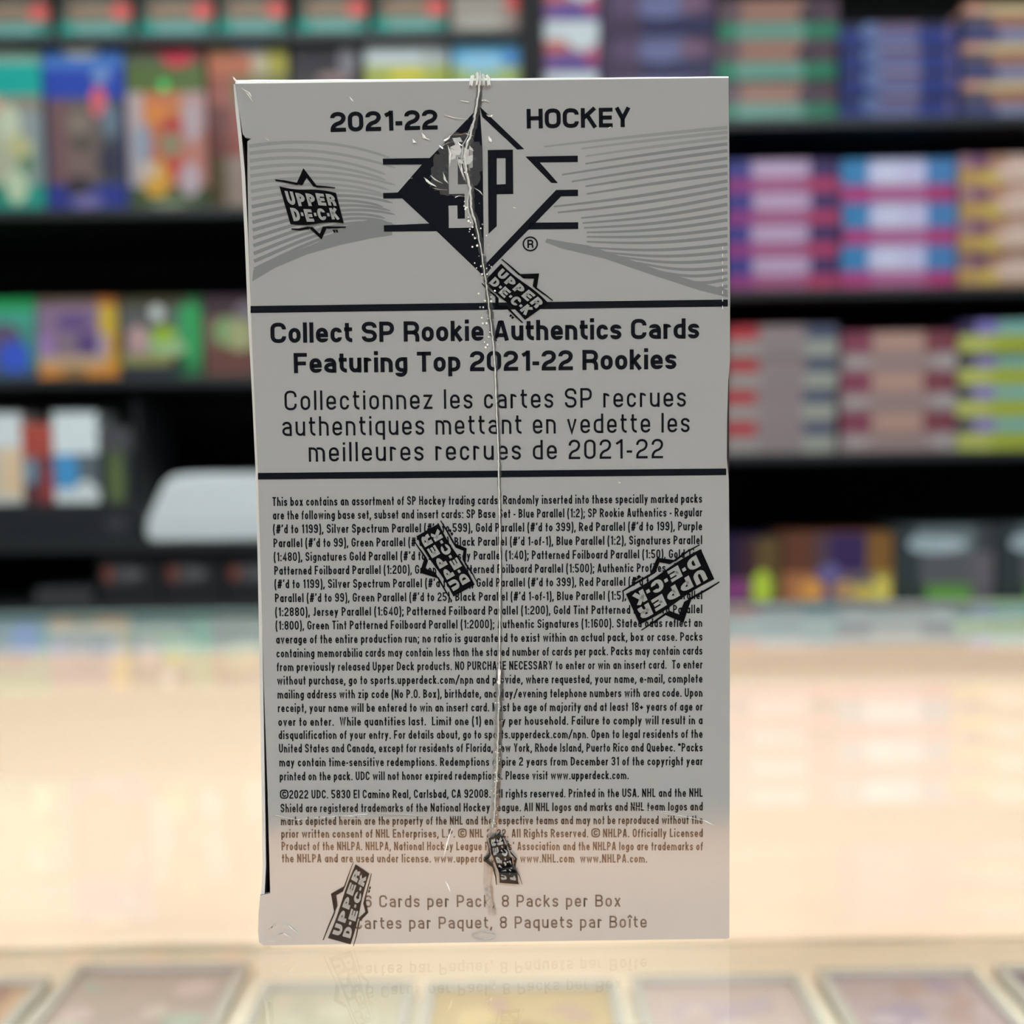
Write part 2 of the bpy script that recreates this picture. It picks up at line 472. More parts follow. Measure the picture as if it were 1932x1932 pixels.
carton('trading_card_box', 'tall white box with lime green base behind the wrapped card box', 'card box', 697, 852, ZL[1], HB,
       [(0.18, [(0.85, (205, 213, 214)), (0.15, (170, 176, 178))]), (0.07, [(1, (172, 180, 90))]), (0.75, [(1, (170, 175, 80))])], blobs=[(0.75, 0.14, 0.08, 0.06, (180, 186, 186)), (0.5, 0.24, 0.24, 0.025, (240, 220, 70))])
carton('trading_card_box', 'tall sky blue box with lime base, last before the purple and white boxes', 'card box', 860, 998, ZL[1], HB,
       [(0.19, [(1, (118, 186, 224))]), (0.07, [(1, (170, 186, 110))]), (0.74, [(1, (150, 180, 120))])], blobs=[(0.78, 0.15, 0.12, 0.05, (80, 140, 205)), (0.4, 0.18, 0.3, 0.05, (150, 200, 226))])

KILL = 0.95
# ---- left unit, third shelf: short upright packs
HC = 0.141
carton('trading_card_box', 'green and teal box with a blue ball emblem at the left photo edge', 'card box', -90, 62, ZL[2], HC,
       [(0.14, [(1, (38, 150, 85))]), (0.2, [(1, (72, 160, 135))]), (0.5, [(0.65, (92, 90, 120)), (0.35, (75, 140, 132))]), (0.16, [(1, (66, 90, 118))])], blobs=[(0.6, 0.5, 0.22, 0.2, (98, 84, 112)), (0.72, 0.72, 0.2, 0.2, (62, 92, 200))])
carton('trading_card_box', 'purple box framed in orange and yellow on the third left shelf', 'card box', 66, 216, ZL[2], HC,
       [(0.1, [(0.75, (112, 92, 84)), (0.25, (170, 100, 50))]), (0.35, [(0.78, (138, 112, 140)), (0.22, (205, 170, 62))]), (0.27, [(0.2, (160, 125, 176)), (0.35, (122, 100, 125)), (0.2, (96, 74, 122)), (0.13, (170, 150, 170)), (0.12, (200, 150, 60))]), (0.14, [(0.85, (190, 160, 130)), (0.15, (205, 150, 60))]), (0.14, [(0.3, (212, 135, 58)), (0.3, (150, 112, 66)), (0.4, (212, 135, 50))])],
       blobs=[(0.46, 0.3, 0.22, 0.1, (104, 80, 130)), (0.6, 0.55, 0.1, 0.12, (92, 70, 125)), (0.35, 0.58, 0.14, 0.1, (140, 118, 132))])
carton('trading_card_box', 'dark box with a lime and green right edge on the third left shelf', 'card box', 222, 376, ZL[2], HC,
       [(0.12, [(0.8, (72, 68, 48)), (0.2, (50, 96, 60))]), (0.3, [(0.7, (92, 92, 90)), (0.3, (66, 150, 100))]), (0.3, [(0.08, (84, 80, 62)), (0.28, (170, 142, 142)), (0.36, (140, 172, 110)), (0.28, (70, 150, 105))]), (0.14, [(0.72, (140, 136, 84)), (0.28, (60, 130, 80))]), (0.14, [(0.7, (36, 46, 58)), (0.3, (44, 110, 70))])],
       blobs=[(0.22, 0.5, 0.11, 0.16, (186, 152, 150)), (0.54, 0.48, 0.13, 0.13, (150, 180, 50)), (0.6, 0.64, 0.22, 0.08, (160, 190, 140)), (0.46, 0.2, 0.09, 0.1, (200, 202, 196)), (0.9, 0.45, 0.07, 0.4, (56, 160, 88)), (0.7, 0.85, 0.07, 0.1, (30, 40, 50))])  # pale round blob near the top paints an out-of-focus highlight
carton('trading_card_box', 'maroon box with pale green artwork, half hidden behind the wrapped card box', 'card box', 381, 530, ZL[2], HC,
       [(0.25, [(1, (70, 52, 60))]), (0.4, [(0.2, (120, 92, 80)), (0.8, (140, 140, 104))]), (0.35, [(1, (110, 72, 66))])], blobs=[(0.26, 0.45, 0.14, 0.16, (128, 160, 108)), (0.45, 0.5, 0.14, 0.2, (168, 166, 122)), (0.2, 0.75, 0.2, .12, (112, 72, 64)), (0.55, 0.2, 0.14, 0.12, (120, 112, 118))])

KILL = 0.75
# ---- left unit, fourth shelf: black carry case of small boxes, white machine
tray = thing('display_tray', 'black open tray holding small white and red boxes on the fourth left shelf', 'tray', (at(80, 900, SY).x, SY + 0.01, ZL[3]))
tx = at(80, 900, SY).x
tray_m = mat('tray_black', (0.022, 0.024, 0.027), 0.4)
b = MB()
xr = at(256, 900, SY).x - tx
xl = at(-130, 900, SY).x - tx
b.box(xl, xr, 0.0, 0.20, 0.0, 0.012, tray_m)
b.box(xl, xr, 0.0, 0.012, 0.0121, 0.072, tray_m)
b.build('front_wall', tray, bevel=0.002)
b = MB(); b.box(xl, xr, 0.188, 0.20, 0.0121, 0.26, tray_m); b.build('rear_wall', tray, bevel=0.002)
b = MB(); b.box(xr - 0.008, xr, 0.0121, 0.1879, 0.0121, 0.26, tray_m); b.build('side_wall', tray, bevel=0.002)
b = MB(); b.disc((at(215, 985, SY).x - tx), 0.034, 0.02, 0.014, -0.0006, mat('tray_badge', (0.06, 0.06, 0.07), 0.3)); b.build('badge', tray)
HD = 0.23
for x0, x1, hh, art, bl, lab in (
        (-62, 26, 0.235, [(0.28, [(1, (205, 210, 210))]), (0.4, [(0.5, (190, 180, 160)), (0.5, (214, 190, 160))]), (0.32, [(1, (190, 192, 186))])], [(0.8, 0.5, 0.2, 0.15, (220, 185, 150))], 'white and cream box in the black tray, at the left photo edge'),
        (27, 86, 0.215, [(0.3, [(1, (165, 74, 62))]), (0.25, [(0.4, (110, 120, 135)), (0.6, (90, 66, 74))]), (0.45, [(0.5, (84, 50, 54)), (0.5, (130, 58, 58))])], [(0.25, 0.42, 0.2, 0.1, (120, 140, 155)), (0.85, 0.5, 0.12, .16, (160, 60, 62))], 'red and maroon box in the black tray, between two white boxes'),
        (87, 171, 0.235, [(0.34, [(1, (206, 214, 216))]), (0.28, [(0.5, (88, 140, 180)), (0.5, (90, 100, 106))]), (0.38, [(1, (196, 204, 204))])], [(0.3, 0.48, 0.26, 0.14, (70, 140, 190)), (0.7, 0.75, 0.3, 0.2, (200, 206, 204))], 'white box with a blue picture in the black tray'),
        (173, 236, 0.205, [(0.22, [(1, (70, 70, 72))]), (0.5, [(0.25, (44, 46, 48)), (0.5, (80, 92, 60)), (0.25, (40, 44, 46))]), (0.28, [(1, (30, 30, 36))])], [(0.5, 0.5, 0.28, 0.2, (88, 100, 62))], 'dark box with an olive emblem at the right end of the black tray')):
    carton('trading_card_box', lab, 'card box', x0, x1, ZL[3] + 0.0125, hh - 0.0125, art, depth=0.12, blobs=bl, dy=0.026, group='small boxes in the black tray')
# white machine with sloping shoulders
white_plastic = mat('white_plastic', (0.80, 0.84, 0.84), 0.45)
grey_plastic = mat('grey_plastic_seam', (0.45, 0.48, 0.48), 0.5)
mx0 = at(400, 960, SY).x
t = thing('white_plastic_case', 'white plastic case with sloping shoulders at the right of the fourth left shelf', 'plastic case', (mx0, SY + 0.02, ZL[3]))
P2 = lambda px, py: (at(px, py, SY + 0.02).x - mx0, at(px, py, SY + 0.02).z - ZL[3])
b = MB()
prof = [P2(284, 1022), P2(275, 1010), P2(274, 988), P2(282, 970), P2(306, 916), P2(318, 902), P2(336, 896), P2(560, 894), P2(580, 900), P2(592, 914), P2(624, 975), P2(630, 1010), P2(622, 1019)]
prof = [(x, max(0.0, z)) for x, z in prof]
b.prism(prof, 0, 0.24, white_plastic)
b.build('body', t, bevel=0.008)
b = MB(); (xa, za) = P2(277, 992); (xb, _) = P2(628, 992)
b.box(xa, xb, -0.001, 0.0005, za - 0.001, za + 0.001, grey_plastic); b.build('lid_seam', t)

# ---- left unit, bottom shelf: black deck boxes with small labels
for x0, x1, wh in ((164, 282, 'leftmost of three'), (288, 402, 'middle of three'), (408, 522, 'rightmost of three')):
    o = carton('deck_box', 'black labelled deck box on the lowest left shelf, ' + wh, 'deck box', x0, x1, ZL[4], 0.095,
               [(1, [(1, (34, 33, 36))])], depth=0.1, group='black deck boxes', blobs=[(0.42, 0.42, 0.30, 0.17, (72, 70, 72)), (0.16, 0.42, 0.09, 0.16, (112, 62, 52)), (0.58, 0.42, .16, .07, (94, 92, 92))])
carton('deck_box', 'low dark grey box at the left end of the lowest left shelf', 'deck box', 40, 150, ZL[4], 0.03, [(1, [(1, (58, 58, 60))])], depth=0.1)

# ---- right unit stacks
def stack(x0, x1, zb, n, pitch_px, art, desc, group, cat='card box', blobs=(), depth=0.14, jit=3, name='card_carton'):
    hgt = pitch_px * S_PX
    words = {3: ['topmost', 'middle one', 'lowest'], 4: ['topmost', 'second from top', 'third from top', 'lowest']}[n]
    for k in range(n):
        j = random.uniform(-jit, jit)
        carton(name, desc + ', ' + words[n - 1 - k] + ' of its stack', cat, x0 + j, x1 + j, zb + k * (hgt + 0.0002), hgt, art, depth, group, 0.012 + random.uniform(-0.004, 0.004), blobs)


KILL = 1.32
R1, R2, R3, R4 = ZR[0], ZR[1], ZR[2], ZR[3]
stack(1006, 1132, R1, 3, 92, [(0.4, [(0.12, (150, 120, 170)), (0.88, (214, 222, 226))]), (0.35, [(0.4, (150, 100, 150)), (0.35, (178, 120, 140)), (0.25, (196, 150, 170))]), (0.25, [(0.5, (126, 92, 152)), (0.5, (110, 84, 150))])],
      'white and purple carton above the wrapped card box', 'purple and white cartons', blobs=[(0.35, 0.5, 0.2, 0.12, (205, 110, 95)), (0.75, 0.3, 0.24, 0.28, (216, 226, 228)), (0.9, 0.72, 0.09, 0.14, (190, 70, 110)), (0.55, 0.75, 0.25, 0.1, (104, 84, 160))])
stack(1140, 1352, R1, 3, 78, [(0.55, [(0.1, (70, 60, 84)), (0.25, (96, 76, 108)), (0.4, (104, 104, 145)), (0.25, (92, 66, 96))]), (0.45, [(0.35, (74, 56, 84)), (0.65, (42, 42, 84))])],
      'dark purple carton above the wrapped card box', 'purple and navy cartons', blobs=[(0.52, 0.4, 0.2, 0.22, (112, 116, 160)), (0.8, 0.3, 0.12, 0.2, (124, 92, 118))])
stack(1355, 1578, R1, 3, 73.5, [(0.58, [(0.18, (100, 78, 88)), (0.54, (150, 112, 102)), (0.28, (84, 62, 76))]), (0.42, [(0.16, (32, 130, 98)), (0.56, (104, 158, 142)), (0.28, (34, 124, 94))])],
      'brown carton with green base, upper right shelf', 'brown and green cartons', blobs=[(0.45, 0.28, 0.24, 0.2, (164, 120, 104)), (0.76, 0.4, 0.1, 0.2, (70, 52, 66))])
stack(1583, 1803, R1, 4, 43, [(0.32, [(0.3, (44, 50, 84)), (0.38, (120, 100, 128)), (0.32, (50, 52, 92))]), (0.68, [(0.28, (40, 56, 128)), (0.38, (108, 110, 158)), (0.34, (46, 62, 138))])],
      'navy blue carton with lilac label, upper right shelf', 'navy blue cartons', blobs=[(0.26, 0.35, 0.08, 0.4, (104, 122, 168)), (0.5, 0.95, 0.2, 0.05, (160, 165, 205)), (0.93, 0.45, 0.03, 0.4, (110, 96, 140))])  # first blob paints the round glint at the left
stack(1812, 2030, R1, 3, 68, [(0.24, [(0.14, (205, 150, 130)), (0.86, (212, 182, 142))]), (0.38, [(0.24, (92, 86, 102)), (0.76, (170, 120, 98))]), (0.38, [(0.3, (72, 78, 128)), (0.7, (140, 142, 176))])],
      'cream and blue carton at the photo edge, upper right shelf', 'cream and blue cartons', blobs=[(0.1, 0.1, 0.08, 0.14, (225, 165, 140)), (0.45, 0.15, 0.28, 0.05, (240, 220, 170))])
KILL = 1.02
stack(1372, 1584, R2, 4, 59.5, [(0.55, [(0.22, (62, 62, 130)), (0.52, (172, 146, 178)), (0.26, (66, 50, 96))]), (0.45, [(0.24, (142, 58, 122)), (0.46, (160, 86, 124)), (0.3, (166, 60, 98))])],
      'magenta and navy carton, middle right shelf', 'magenta and navy cartons', blobs=[(0.47, 0.3, 0.24, 0.24, (186, 160, 188))])
stack(1588, 1803, R2, 3, 79, [(0.6, [(0.24, (62, 128, 178)), (0.5, (176, 176, 212)), (0.26, (74, 124, 178))]), (0.4, [(0.26, (170, 62, 120)), (0.48, (172, 98, 140)), (0.26, (168, 58, 112))])],
      'sky blue and magenta carton, middle right shelf', 'blue and magenta cartons', blobs=[(0.48, 0.34, 0.26, 0.26, (196, 190, 220)), (0.4, 0.3, 0.12, 0.2, (205, 205, 226))])
stack(1808, 2020, R2, 4, 60.5, [(0.42, [(0.12, (156, 116, 130)), (0.14, (120, 76, 110)), (0.16, (180, 135, 110)), (0.58, (206, 172, 160))]), (0.34, [(0.3, (186, 150, 80)), (0.7, (210, 180, 160))]), (0.24, [(0.4, (178, 140, 100)), (0.6, (172, 136, 110))])],
      'tan and yellow carton with purple spot, middle right shelf', 'tan and yellow cartons', blobs=[(0.62, 0.5, 0.3, 0.25, (216, 188, 174)), (0.28, 0.7, 0.1, 0.12, (205, 180, 80))])
KILL = 0.9
stack(1372, 1580, R3, 4, 59.5, [(0.45, [(0.28, (165, 62, 70)), (0.42, (142, 124, 126)), (0.3, (84, 86, 104))]), (0.55, [(0.3, (150, 140, 136)), (0.4, (140, 126, 126)), (0.3, (152, 152, 142))])],
      'grey carton with red and navy corners, lower right shelf', 'grey red and navy cartons', blobs=[(0.14, 0.25, 0.11, 0.2, (176, 54, 62)), (0.84, 0.24, 0.12, 0.18, (78, 82, 104))])
stack(1588, 1806, R3, 3, 75, [(0.52, [(0.26, (130, 66, 84)), (0.46, (168, 134, 124)), (0.28, (124, 66, 76))]), (0.48, [(0.12, (150, 132, 132)), (0.74, (148, 126, 124)), (0.14, (158, 146, 146))])],
      'maroon and pale pink carton, lower right shelf', 'maroon and pink cartons', blobs=[(0.5, 0.26, 0.22, 0.16, (180, 144, 130)), (0.15, 0.75, 0.12, 0.1, (172, 158, 156)), (0.86, 0.75, 0.12, 0.1, (172, 160, 158))])
stack(1812, 2022, R3, 4, 60.5, [(0.42, [(0.14, (58, 50, 86)), (0.2, (128, 116, 176)), (0.66, (128, 170, 160))]), (0.58, [(0.3, (178, 180, 96)), (0.7, (160, 168, 62))])],
      'lime yellow carton with violet spot, lower right shelf', 'lime and violet cartons', blobs=[(0.24, 0.2, 0.1, 0.18, (130, 120, 186)), (0.6, 0.25, 0.2, 0.16, (120, 172, 168))])
KILL = 0.7
# bottom row of the right unit
carton('trading_card_box', 'dark purple box with a lime spot, lowest right shelf by the wrapped card box', 'card box', 1340, 1474, R4, 0.122,
       [(0.6, [(0.4, (34, 26, 54)), (0.25, (58, 34, 44)), (0.35, (92, 74, 44))]), (0.4, [(0.5, (110, 54, 104)), (0.5, (100, 90, 50))])], group='purple and orange boxes', blobs=[(0.74, 0.74, 0.14, 0.26, (170, 190, 60)), (0.4, 0.75, 0.2, 0.12, (124, 60, 110))])
carton('trading_card_box', 'purple box with orange edges, lowest right shelf, left of the dark grey boxes', 'card box', 1480, 1690, R4, 0.128,
       [(0.55, [(0.28, (96, 58, 42)), (0.14, (80, 60, 70)), (0.34, (56, 42, 82)), (0.24, (122, 86, 44))]), (0.45, [(0.28, (160, 104, 70)), (0.3, (96, 76, 110)), (0.24, (104, 92, 96)), (0.18, (160, 136, 66))])], group='purple and orange boxes',
       blobs=[(0.26, 0.8, 0.12, 0.16, (200, 140, 70)), (0.56, 0.8, 0.1, 0.14, (176, 138, 92)), (0.74, 0.85, 0.1, 0.14, (190, 168, 80)), (0.9, 0.8, 0.08, 0.18, (205, 188, 92)), (0.42, 0.55, 0.1, 0.12, (104, 96, 140))])
for x0, x1, lab in ((1696, 1884, 'dark grey box with a pale label and green base on the lowest right shelf'), (1892, 2080, 'dark grey box with a pale label at the lower right photo edge')):
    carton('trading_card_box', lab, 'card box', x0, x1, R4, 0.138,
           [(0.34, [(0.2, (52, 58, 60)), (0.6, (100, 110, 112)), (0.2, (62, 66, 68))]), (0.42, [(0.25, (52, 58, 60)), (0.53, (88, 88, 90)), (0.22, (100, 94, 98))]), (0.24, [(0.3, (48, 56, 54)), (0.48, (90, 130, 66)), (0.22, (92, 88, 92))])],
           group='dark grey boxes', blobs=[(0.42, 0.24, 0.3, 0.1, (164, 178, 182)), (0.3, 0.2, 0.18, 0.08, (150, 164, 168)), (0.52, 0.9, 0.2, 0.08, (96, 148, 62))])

# ================================================================== THE WRAPPED CARD BOX
BXC, BYC, BYAW = -0.00372569, 0.16141308, 0.00375444
BW, BH, BD = 0.075, 0.13481496, 0.046
BOX = thing('card_box', 'sealed silver grey trading card box with black printing, standing on the glass counter', 'card box', (BXC, BYC, TOP + 0.0004), BYAW)
bX = Vector((cos(BYAW), sin(BYAW), 0)); bN = Vector((sin(BYAW), -cos(BYAW), 0))
B0 = Vector((BXC, BYC, TOP))


def F(px, py):                   # photo pixel -> (x, z) on the front of the box, in metres
    d = ray(px, py)
    t = (B0 - EYE).dot(bN) / d.dot(bN)
    p = EYE + d * t - B0
    return (p.dot(bX), p.z)


MPP = (Vector(F(966, 900)) - Vector(F(967, 900))).length


def coat_bump(M, strength, scale, dist=0.0004):
    nt = M.node_tree
    tc = nt.nodes.new('ShaderNodeTexCoord')
    n = nt.nodes.new('ShaderNodeTexNoise')
    n.inputs['Scale'].default_value = scale
    n.inputs['Detail'].default_value = 4
    n.inputs['Roughness'].default_value = 0.45
    bp = nt.nodes.new('ShaderNodeBump')
    bp.inputs['Strength'].default_value = strength
    bp.inputs['Distance'].default_value = dist
    nt.links.new(tc.outputs['Object'], n.inputs['Vector'])
    nt.links.new(n.outputs['Fac'], bp.inputs['Height'])
    nt.links.new(bp.outputs['Normal'], nt.nodes['Principled BSDF'].inputs['Coat Normal'])


board = mat('silver_card_board', (0.305, 0.312, 0.316), 0.55, coat=1.0, coat_rough=0.04, coat_ior=1.9, spec=0.3)
ink = mat('black_ink', (0.004, 0.005, 0.008), 0.6, coat=1.0, coat_rough=0.04, coat_ior=1.9, spec=0.0)
wave_ink = mat('grey_ink', (0.172, 0.184, 0.190), 0.5, coat=1.0, coat_rough=0.04, coat_ior=1.9, spec=0.3)
wave_light = mat('pale_grey_ink', (0.225, 0.236, 0.240), 0.5, coat=1.0, coat_rough=0.04, coat_ior=1.9, spec=0.3)
for M_ in (board, ink, wave_ink, wave_light):
    coat_bump(M_, 0.10, 55)
mark_ink = mat('film_black_ink', (0.004, 0.004, 0.005), 0.5, coat=0.5, coat_rough=0.05, spec=0.0)
mark_gap = mat('film_mark_gap', (0.25, 0.255, 0.255), 0.5, coat=0.8, coat_rough=0.05, coat_ior=1.6)
inside = mat('carton_gap_shade', (0.035, 0.018, 0.017), 0.8)  # dark colour stands in for shade inside the slits
raw = mat('carton_edge', (0.50, 0.50, 0.49), 0.55, coat=0.6)
film_clear = film_mat('wrap_clear', 0.05)
film_haze = film_mat('wrap_whitened', 0.55)
film_soft = film_mat('wrap_soft', 0.20)
film_white = film_mat('wrap_crease', 0.88, (0.97, 0.98, 0.98))  # white of stressed film, also painting highlights on seam and creases

# carton: bulging left wall, right wall, back, top, bottom, inner sheets coloured dark as the shade in the gaps
OUT = [(440, 163), (444, 215), (449, 262), (455, 330), (461, 450), (467, 600), (475, 750), (482, 900), (486, 1080), (489, 1250), (493, 1500), (495, 1640), (492, 1700), (489, 1786)]
outL = [F(*p) for p in OUT]
thick = 6.5 * MPP
b = MB()
k = len(outL)
for i in range(k - 1):
    (x0, z0), (x1, z1) = outL[i], outL[i + 1]
    z0, z1 = max(z0, 0), max(z1, 0)
    xi0, xi1 = x0 + thick, x1 + thick
    s0, s1 = x0 + 0.0006, x1 + 0.0006
    b.face([(x0, 0.0002, z0), (xi0, 0.0002, z0), (xi1, 0.0002, z1), (x1, 0.0002, z1)], raw)
    b.face([(x0, 0.0002, z0), (x1, 0.0002, z1), (x1 + 0.0002, 0.014, z1), (x0 + 0.0002, 0.014, z0)], board)
    b.face([(x0 + 0.0002, 0.014, z0), (x1 + 0.0002, 0.014, z1), (s1, BD, z1), (s0, BD, z0)], board)
    b.face([(xi0, 0.0002, z0), (xi0, 0.004, z0), (xi1, 0.004, z1), (xi1, 0.0002, z1)], inside)
xr0 = F(1376, 900)[0]
x_l = -BW / 2 - 0.0005
for i in range(k - 1):
    (x0, z0), (x1, z1) = outL[i], outL[i + 1]
    b.face([(x0 + 0.0003, 0.0025, max(z0, 0.0003)), (xr0 - 0.0002, 0.0025, max(z0, 0.0003)), (xr0 - 0.0002, 0.0025, max(z1, 0.0003)), (x1 + 0.0003, 0.0025, max(z1, 0.0003))], inside)
b.face([(xr0 - 0.003, 0.0009, 0.001), (xr0 + 0.00016, 0.0009, 0.001), (xr0 + 0.00016, 0.0009, BH - 0.002), (xr0 - 0.003, 0.0009, BH - 0.002)], inside)  # dark strip painting the shade in the right edge slit
b.box(xr0 - 0.0006, xr0 - 0.0001, 0.003, BD, 0.0, BH - 0.0004, board)
b.box(x_l + 0.0015, xr0, BD, BD + 0.0005, 0, BH - 0.0004, board)
b.box(x_l + 0.001, xr0 - 0.0006, 0.0009, BD, BH - 0.0009, BH - 0.0003, board)
b.box(x_l + 0.002, xr0 - 0.0006, 0.0009, BD, 0.0, 0.0005, board)
carton_o = b.build('carton', BOX)

# front panel: printed sheet with rounded top and bottom edge and the cut-back left side
PANEL_R = [(1374.5, 152), (1376, 300), (1377.5, 560), (1377, 690), (1374, 724), (1371.8, 800), (1371.3, 870), (1375, 910), (1377, 1100), (1377, 1400), (1376, 1774)]
PANEL_L = [(489, 1782), (487, 1762), (488, 1725), (491, 1694), (510, 1690), (505, 1500), (498, 1300), (492, 1080), (487, 900), (480, 750), (474, 600), (469, 450), (467, 330), (467, 272), (474, 266.5), (463, 264.5), (458, 258), (453, 226), (448, 192), (444, 163)]
b = MB()
poly = [F(*p) for p in PANEL_R] + [F(1371, 1779)] + [F(*p) for p in [(1150, 1781), (900, 1784), (700, 1786)]] + [F(497, 1788.5)] + [F(*p) for p in PANEL_L]
poly = [(x, max(z, 0.0001)) for x, z in poly]
kk = len(poly); n0 = len(b.v)
b.v += [(x, 0.0, z) for x, z in poly]
b.f.append(tuple(n0 + i for i in reversed(range(kk)))); b.mi.append(b.m(board))
n1 = len(b.v)
b.v += [(x, 0.0006, z) for x, z in poly]
for i in range(kk):
    j = (i + 1) % kk
    if i == kk - 1:
        continue
    b.f.append((n0 + i, n1 + i, n1 + j, n0 + j)); b.mi.append(b.m(board))
# rounded fold along the top, thicker towards the left
tl, tr = F(444, 163), F(1374.5, 152)
NS, NA = 24, 7
rows = []
for i in range(NS + 1):
    u = i / NS
    x = tl[0] + (tr[0] - tl[0]) * u
    z = tl[1] + (tr[1] - tl[1]) * u
    r = (0.00075 * (1 - u) + 0.00028 * u) * (1 + 0.06 * sin(u * 40))
    rows.append([(x, r * (1 - cos(a)), z + r * sin(a)) for a in [pi / 2 * q / NA for q in range(NA + 1)]])
edge_m2 = mat('fold_edge_highlight', (0.9, 0.91, 0.9), 0.35, coat=1.0, coat_ior=2.2, coat_rough=0.2, spec=0.8)  # near-white colour paints the highlight along the top fold
for i in range(NS):
    for q in range(NA):
        b.face([rows[i][q], rows[i + 1][q], rows[i + 1][q + 1], rows[i][q + 1]], edge_m2)
panel = b.build('front_panel', BOX, fixn=False)
for p in panel.data.polygons:
    if p.index == 0 and p.normal.y > 0:
        p.flip()

# ------------------------------------------------------------------ a stroke alphabet for the printing
def glyph_table(t, xh, wc, wl, q):
    """q=1: square grotesque, q=0: narrow geometric. returns char -> (width, strokes); stroke=(closed,[(x,y,rounded)])"""
    G = {}
    h = t / 2

    def g(ch, w, *strokes):
        env = dict(w=w, L=h, R=w - h, C=w / 2, B=h, T=1 - h, M=0.5, X=xh - h, xh=xh, N=xh / 2, D=-0.24 + h, DD=-0.24, t=t, h=h)
        out = []
        for s in strokes:
            closed = s.startswith('@')
            s = s.lstrip('@')
            pts = []
            for tok in s.split():
                rd = tok.endswith('~')
                tok = tok.rstrip('~')
                a, c = tok.split(',')
                pts.append((eval(a, {}, env), eval(c, {}, env), rd))
            out.append((closed, pts))
        G[ch] = (w, out)
    W = wc
    g('A', W * 1.02, 'h,0 C-.18*t,T+h*.6', 'w-h,0 C+.18*t,T+h*.6', '.18*w,.27 .82*w,.27', 'C-t*.4,T C+t*.4,T')
    g('B', W, 'L,0 L,1', 'L,T R-.03,T~ R-.03,.52~ L,.52', 'L,.52 R,.52~ R,B~ L,B')
    g('C', W, 'R,.67 R,T~ L,T~ L,B~ R,B~ R,.33')
    g('D', W, '@L,B L,T R,T~ R,B~')
    g('E', W * .86, 'w,T L,T L,B w,B', 'L,M w*.94,M')
    g('F', W * .84, 'w,T L,T L,0', 'L,.48 w*.92,.48')
    g('G', W, 'R,.69 R,T~ L,T~ L,B~ R,B~ R,.46 C,.46')
    g('H', W, 'L,0 L,1', 'R,0 R,1', 'L,.52 R,.52')
    g('I', t, 'C,0 C,1')
    g('J', W * .6, 'R,1 R,B~ L,B~ L,.2')
    g('K', W, 'L,0 L,1', 'w-h,1 L,.46', 'C-.06,.6 w-h*.8,0')
    g('L', W * .78, 'L,1 L,B w,B')
    g('M', W * 1.2, 'L,0 L,1', 'L,T C,.12 R,T', 'R,0 R,1')
    g('N', W, 'L,0 L,1', 'L,T R,B', 'R,0 R,1')
    g('O', W, '@L,B~ L,T~ R,T~ R,B~')
    g('P', W * .95, 'L,0 L,T R,T~ R,.43~ L,.43')
    g('Q', W, '@L,B~ L,T~ R,T~ R,B~', 'C,.24 w,-.06')
    if q:
        g('R', W, 'L,0 L,T R,T~ R,.45~ L,.45', 'C,.45 R,.45~ R,0')
    else:
        g('R', W, 'L,0 L,T R,T~ R,.45~ L,.45', 'C,.45 w-h*.8,0')
    g('S', W * .97, 'R,.70 R,T~ L,T~ L,.52~ R,.5~ R,B~ L,B~ L,.28')
    g('T', W * .9, '0,T w,T', 'C,0 C,1')
    g('U', W, 'L,1 L,B~ R,B~ R,1')
    g('V', W, 'h,1 C,h*.7 w-h,1')
    g('W', W * 1.4, 'h,1 w*.28,h C,T w*.72,h w-h,1')
    g('X', W, 'h,0 w-h,1', 'h,1 w-h,0')
    g('Y', W, 'h,1 C,.42 w-h,1', 'C,.44 C,0')
    g('Z', W * .9, '0,T w-t*.6,T t*.6,B w,B')
    w = wl * 1.12 if not q else W * .92
    g('0', w, '@L,B~ L,T~ R,T~ R,B~')
    g('1', w * (.6 if not q else .66), 'R,0 R,1', 'R,T L,.76')
    g('2', w, 'L,.7 L,T~ R,T~ R,.5~ L,.34~ L,B w,B')
    g('3', w, 'L,.73 L,T~ R,T~ R,.52~ w*.35,.52', 'w*.35,.52 R,.52~ R,B~ L,B~ L,.27')
    g('4', w, 'w*.72,0 w*.72,T L,.26 w,.26')
    g('5', w, 'w*.94,T L,T L,.55 R,.58~ R,B~ L,B~ L,.25')
    g('6', w, 'R,.74 R,T~ L,T~ L,B~ R,B~ R,.57~ L,.57')
    g('7', w, '0,T w-t*.5,T w*.32,0')
    g('8', w, '@L,.52~ L,T~ R,T~ R,.52~', '@L,.52~ L,B~ R,B~ R,.52~')
    g('9', w, 'L,.26 L,B~ R,B~ R,T~ L,T~ L,.43~ R,.43')
    g('.', t, 'C,0 C,t'); g(',', t, 'C+.02,t C-.06,-.16')
    g(':', t, 'C,0 C,t', 'C,xh-t C,xh'); g(';', t, 'C+.02,t C-.06,-.16', 'C,xh-t C,xh')
    g("'", t, 'C+.03,1 C-.03,.72'); g('-', wl * .55, '0,.36 w,.36'); g('*', .3, '0,.9 w,.7', '0,.7 w,.9', 'C,.66 C,.96')
    g('(', .21, 'w-h,1.06 w*.42,.86 w*.28,.62 w*.24,.42 w*.28,.22 w*.42,-.02 w-h,-.22'); g(')', .21, 'h,1.06 w*.58,.86 w*.72,.62 w*.76,.42 w*.72,.22 w*.58,-.02 h,-.22')
    g('#', wc * 1.05, 'w*.18,0 w*.45,1', 'w*.55,0 w*.82,1', '0,.36 w*.94,.36', 'w*.06,.66 w,.66')
    g('/', .4, '0,-.1 w,1.04'); g('+', .42, '0,.4 w,.4', 'C,.19 C,.61')
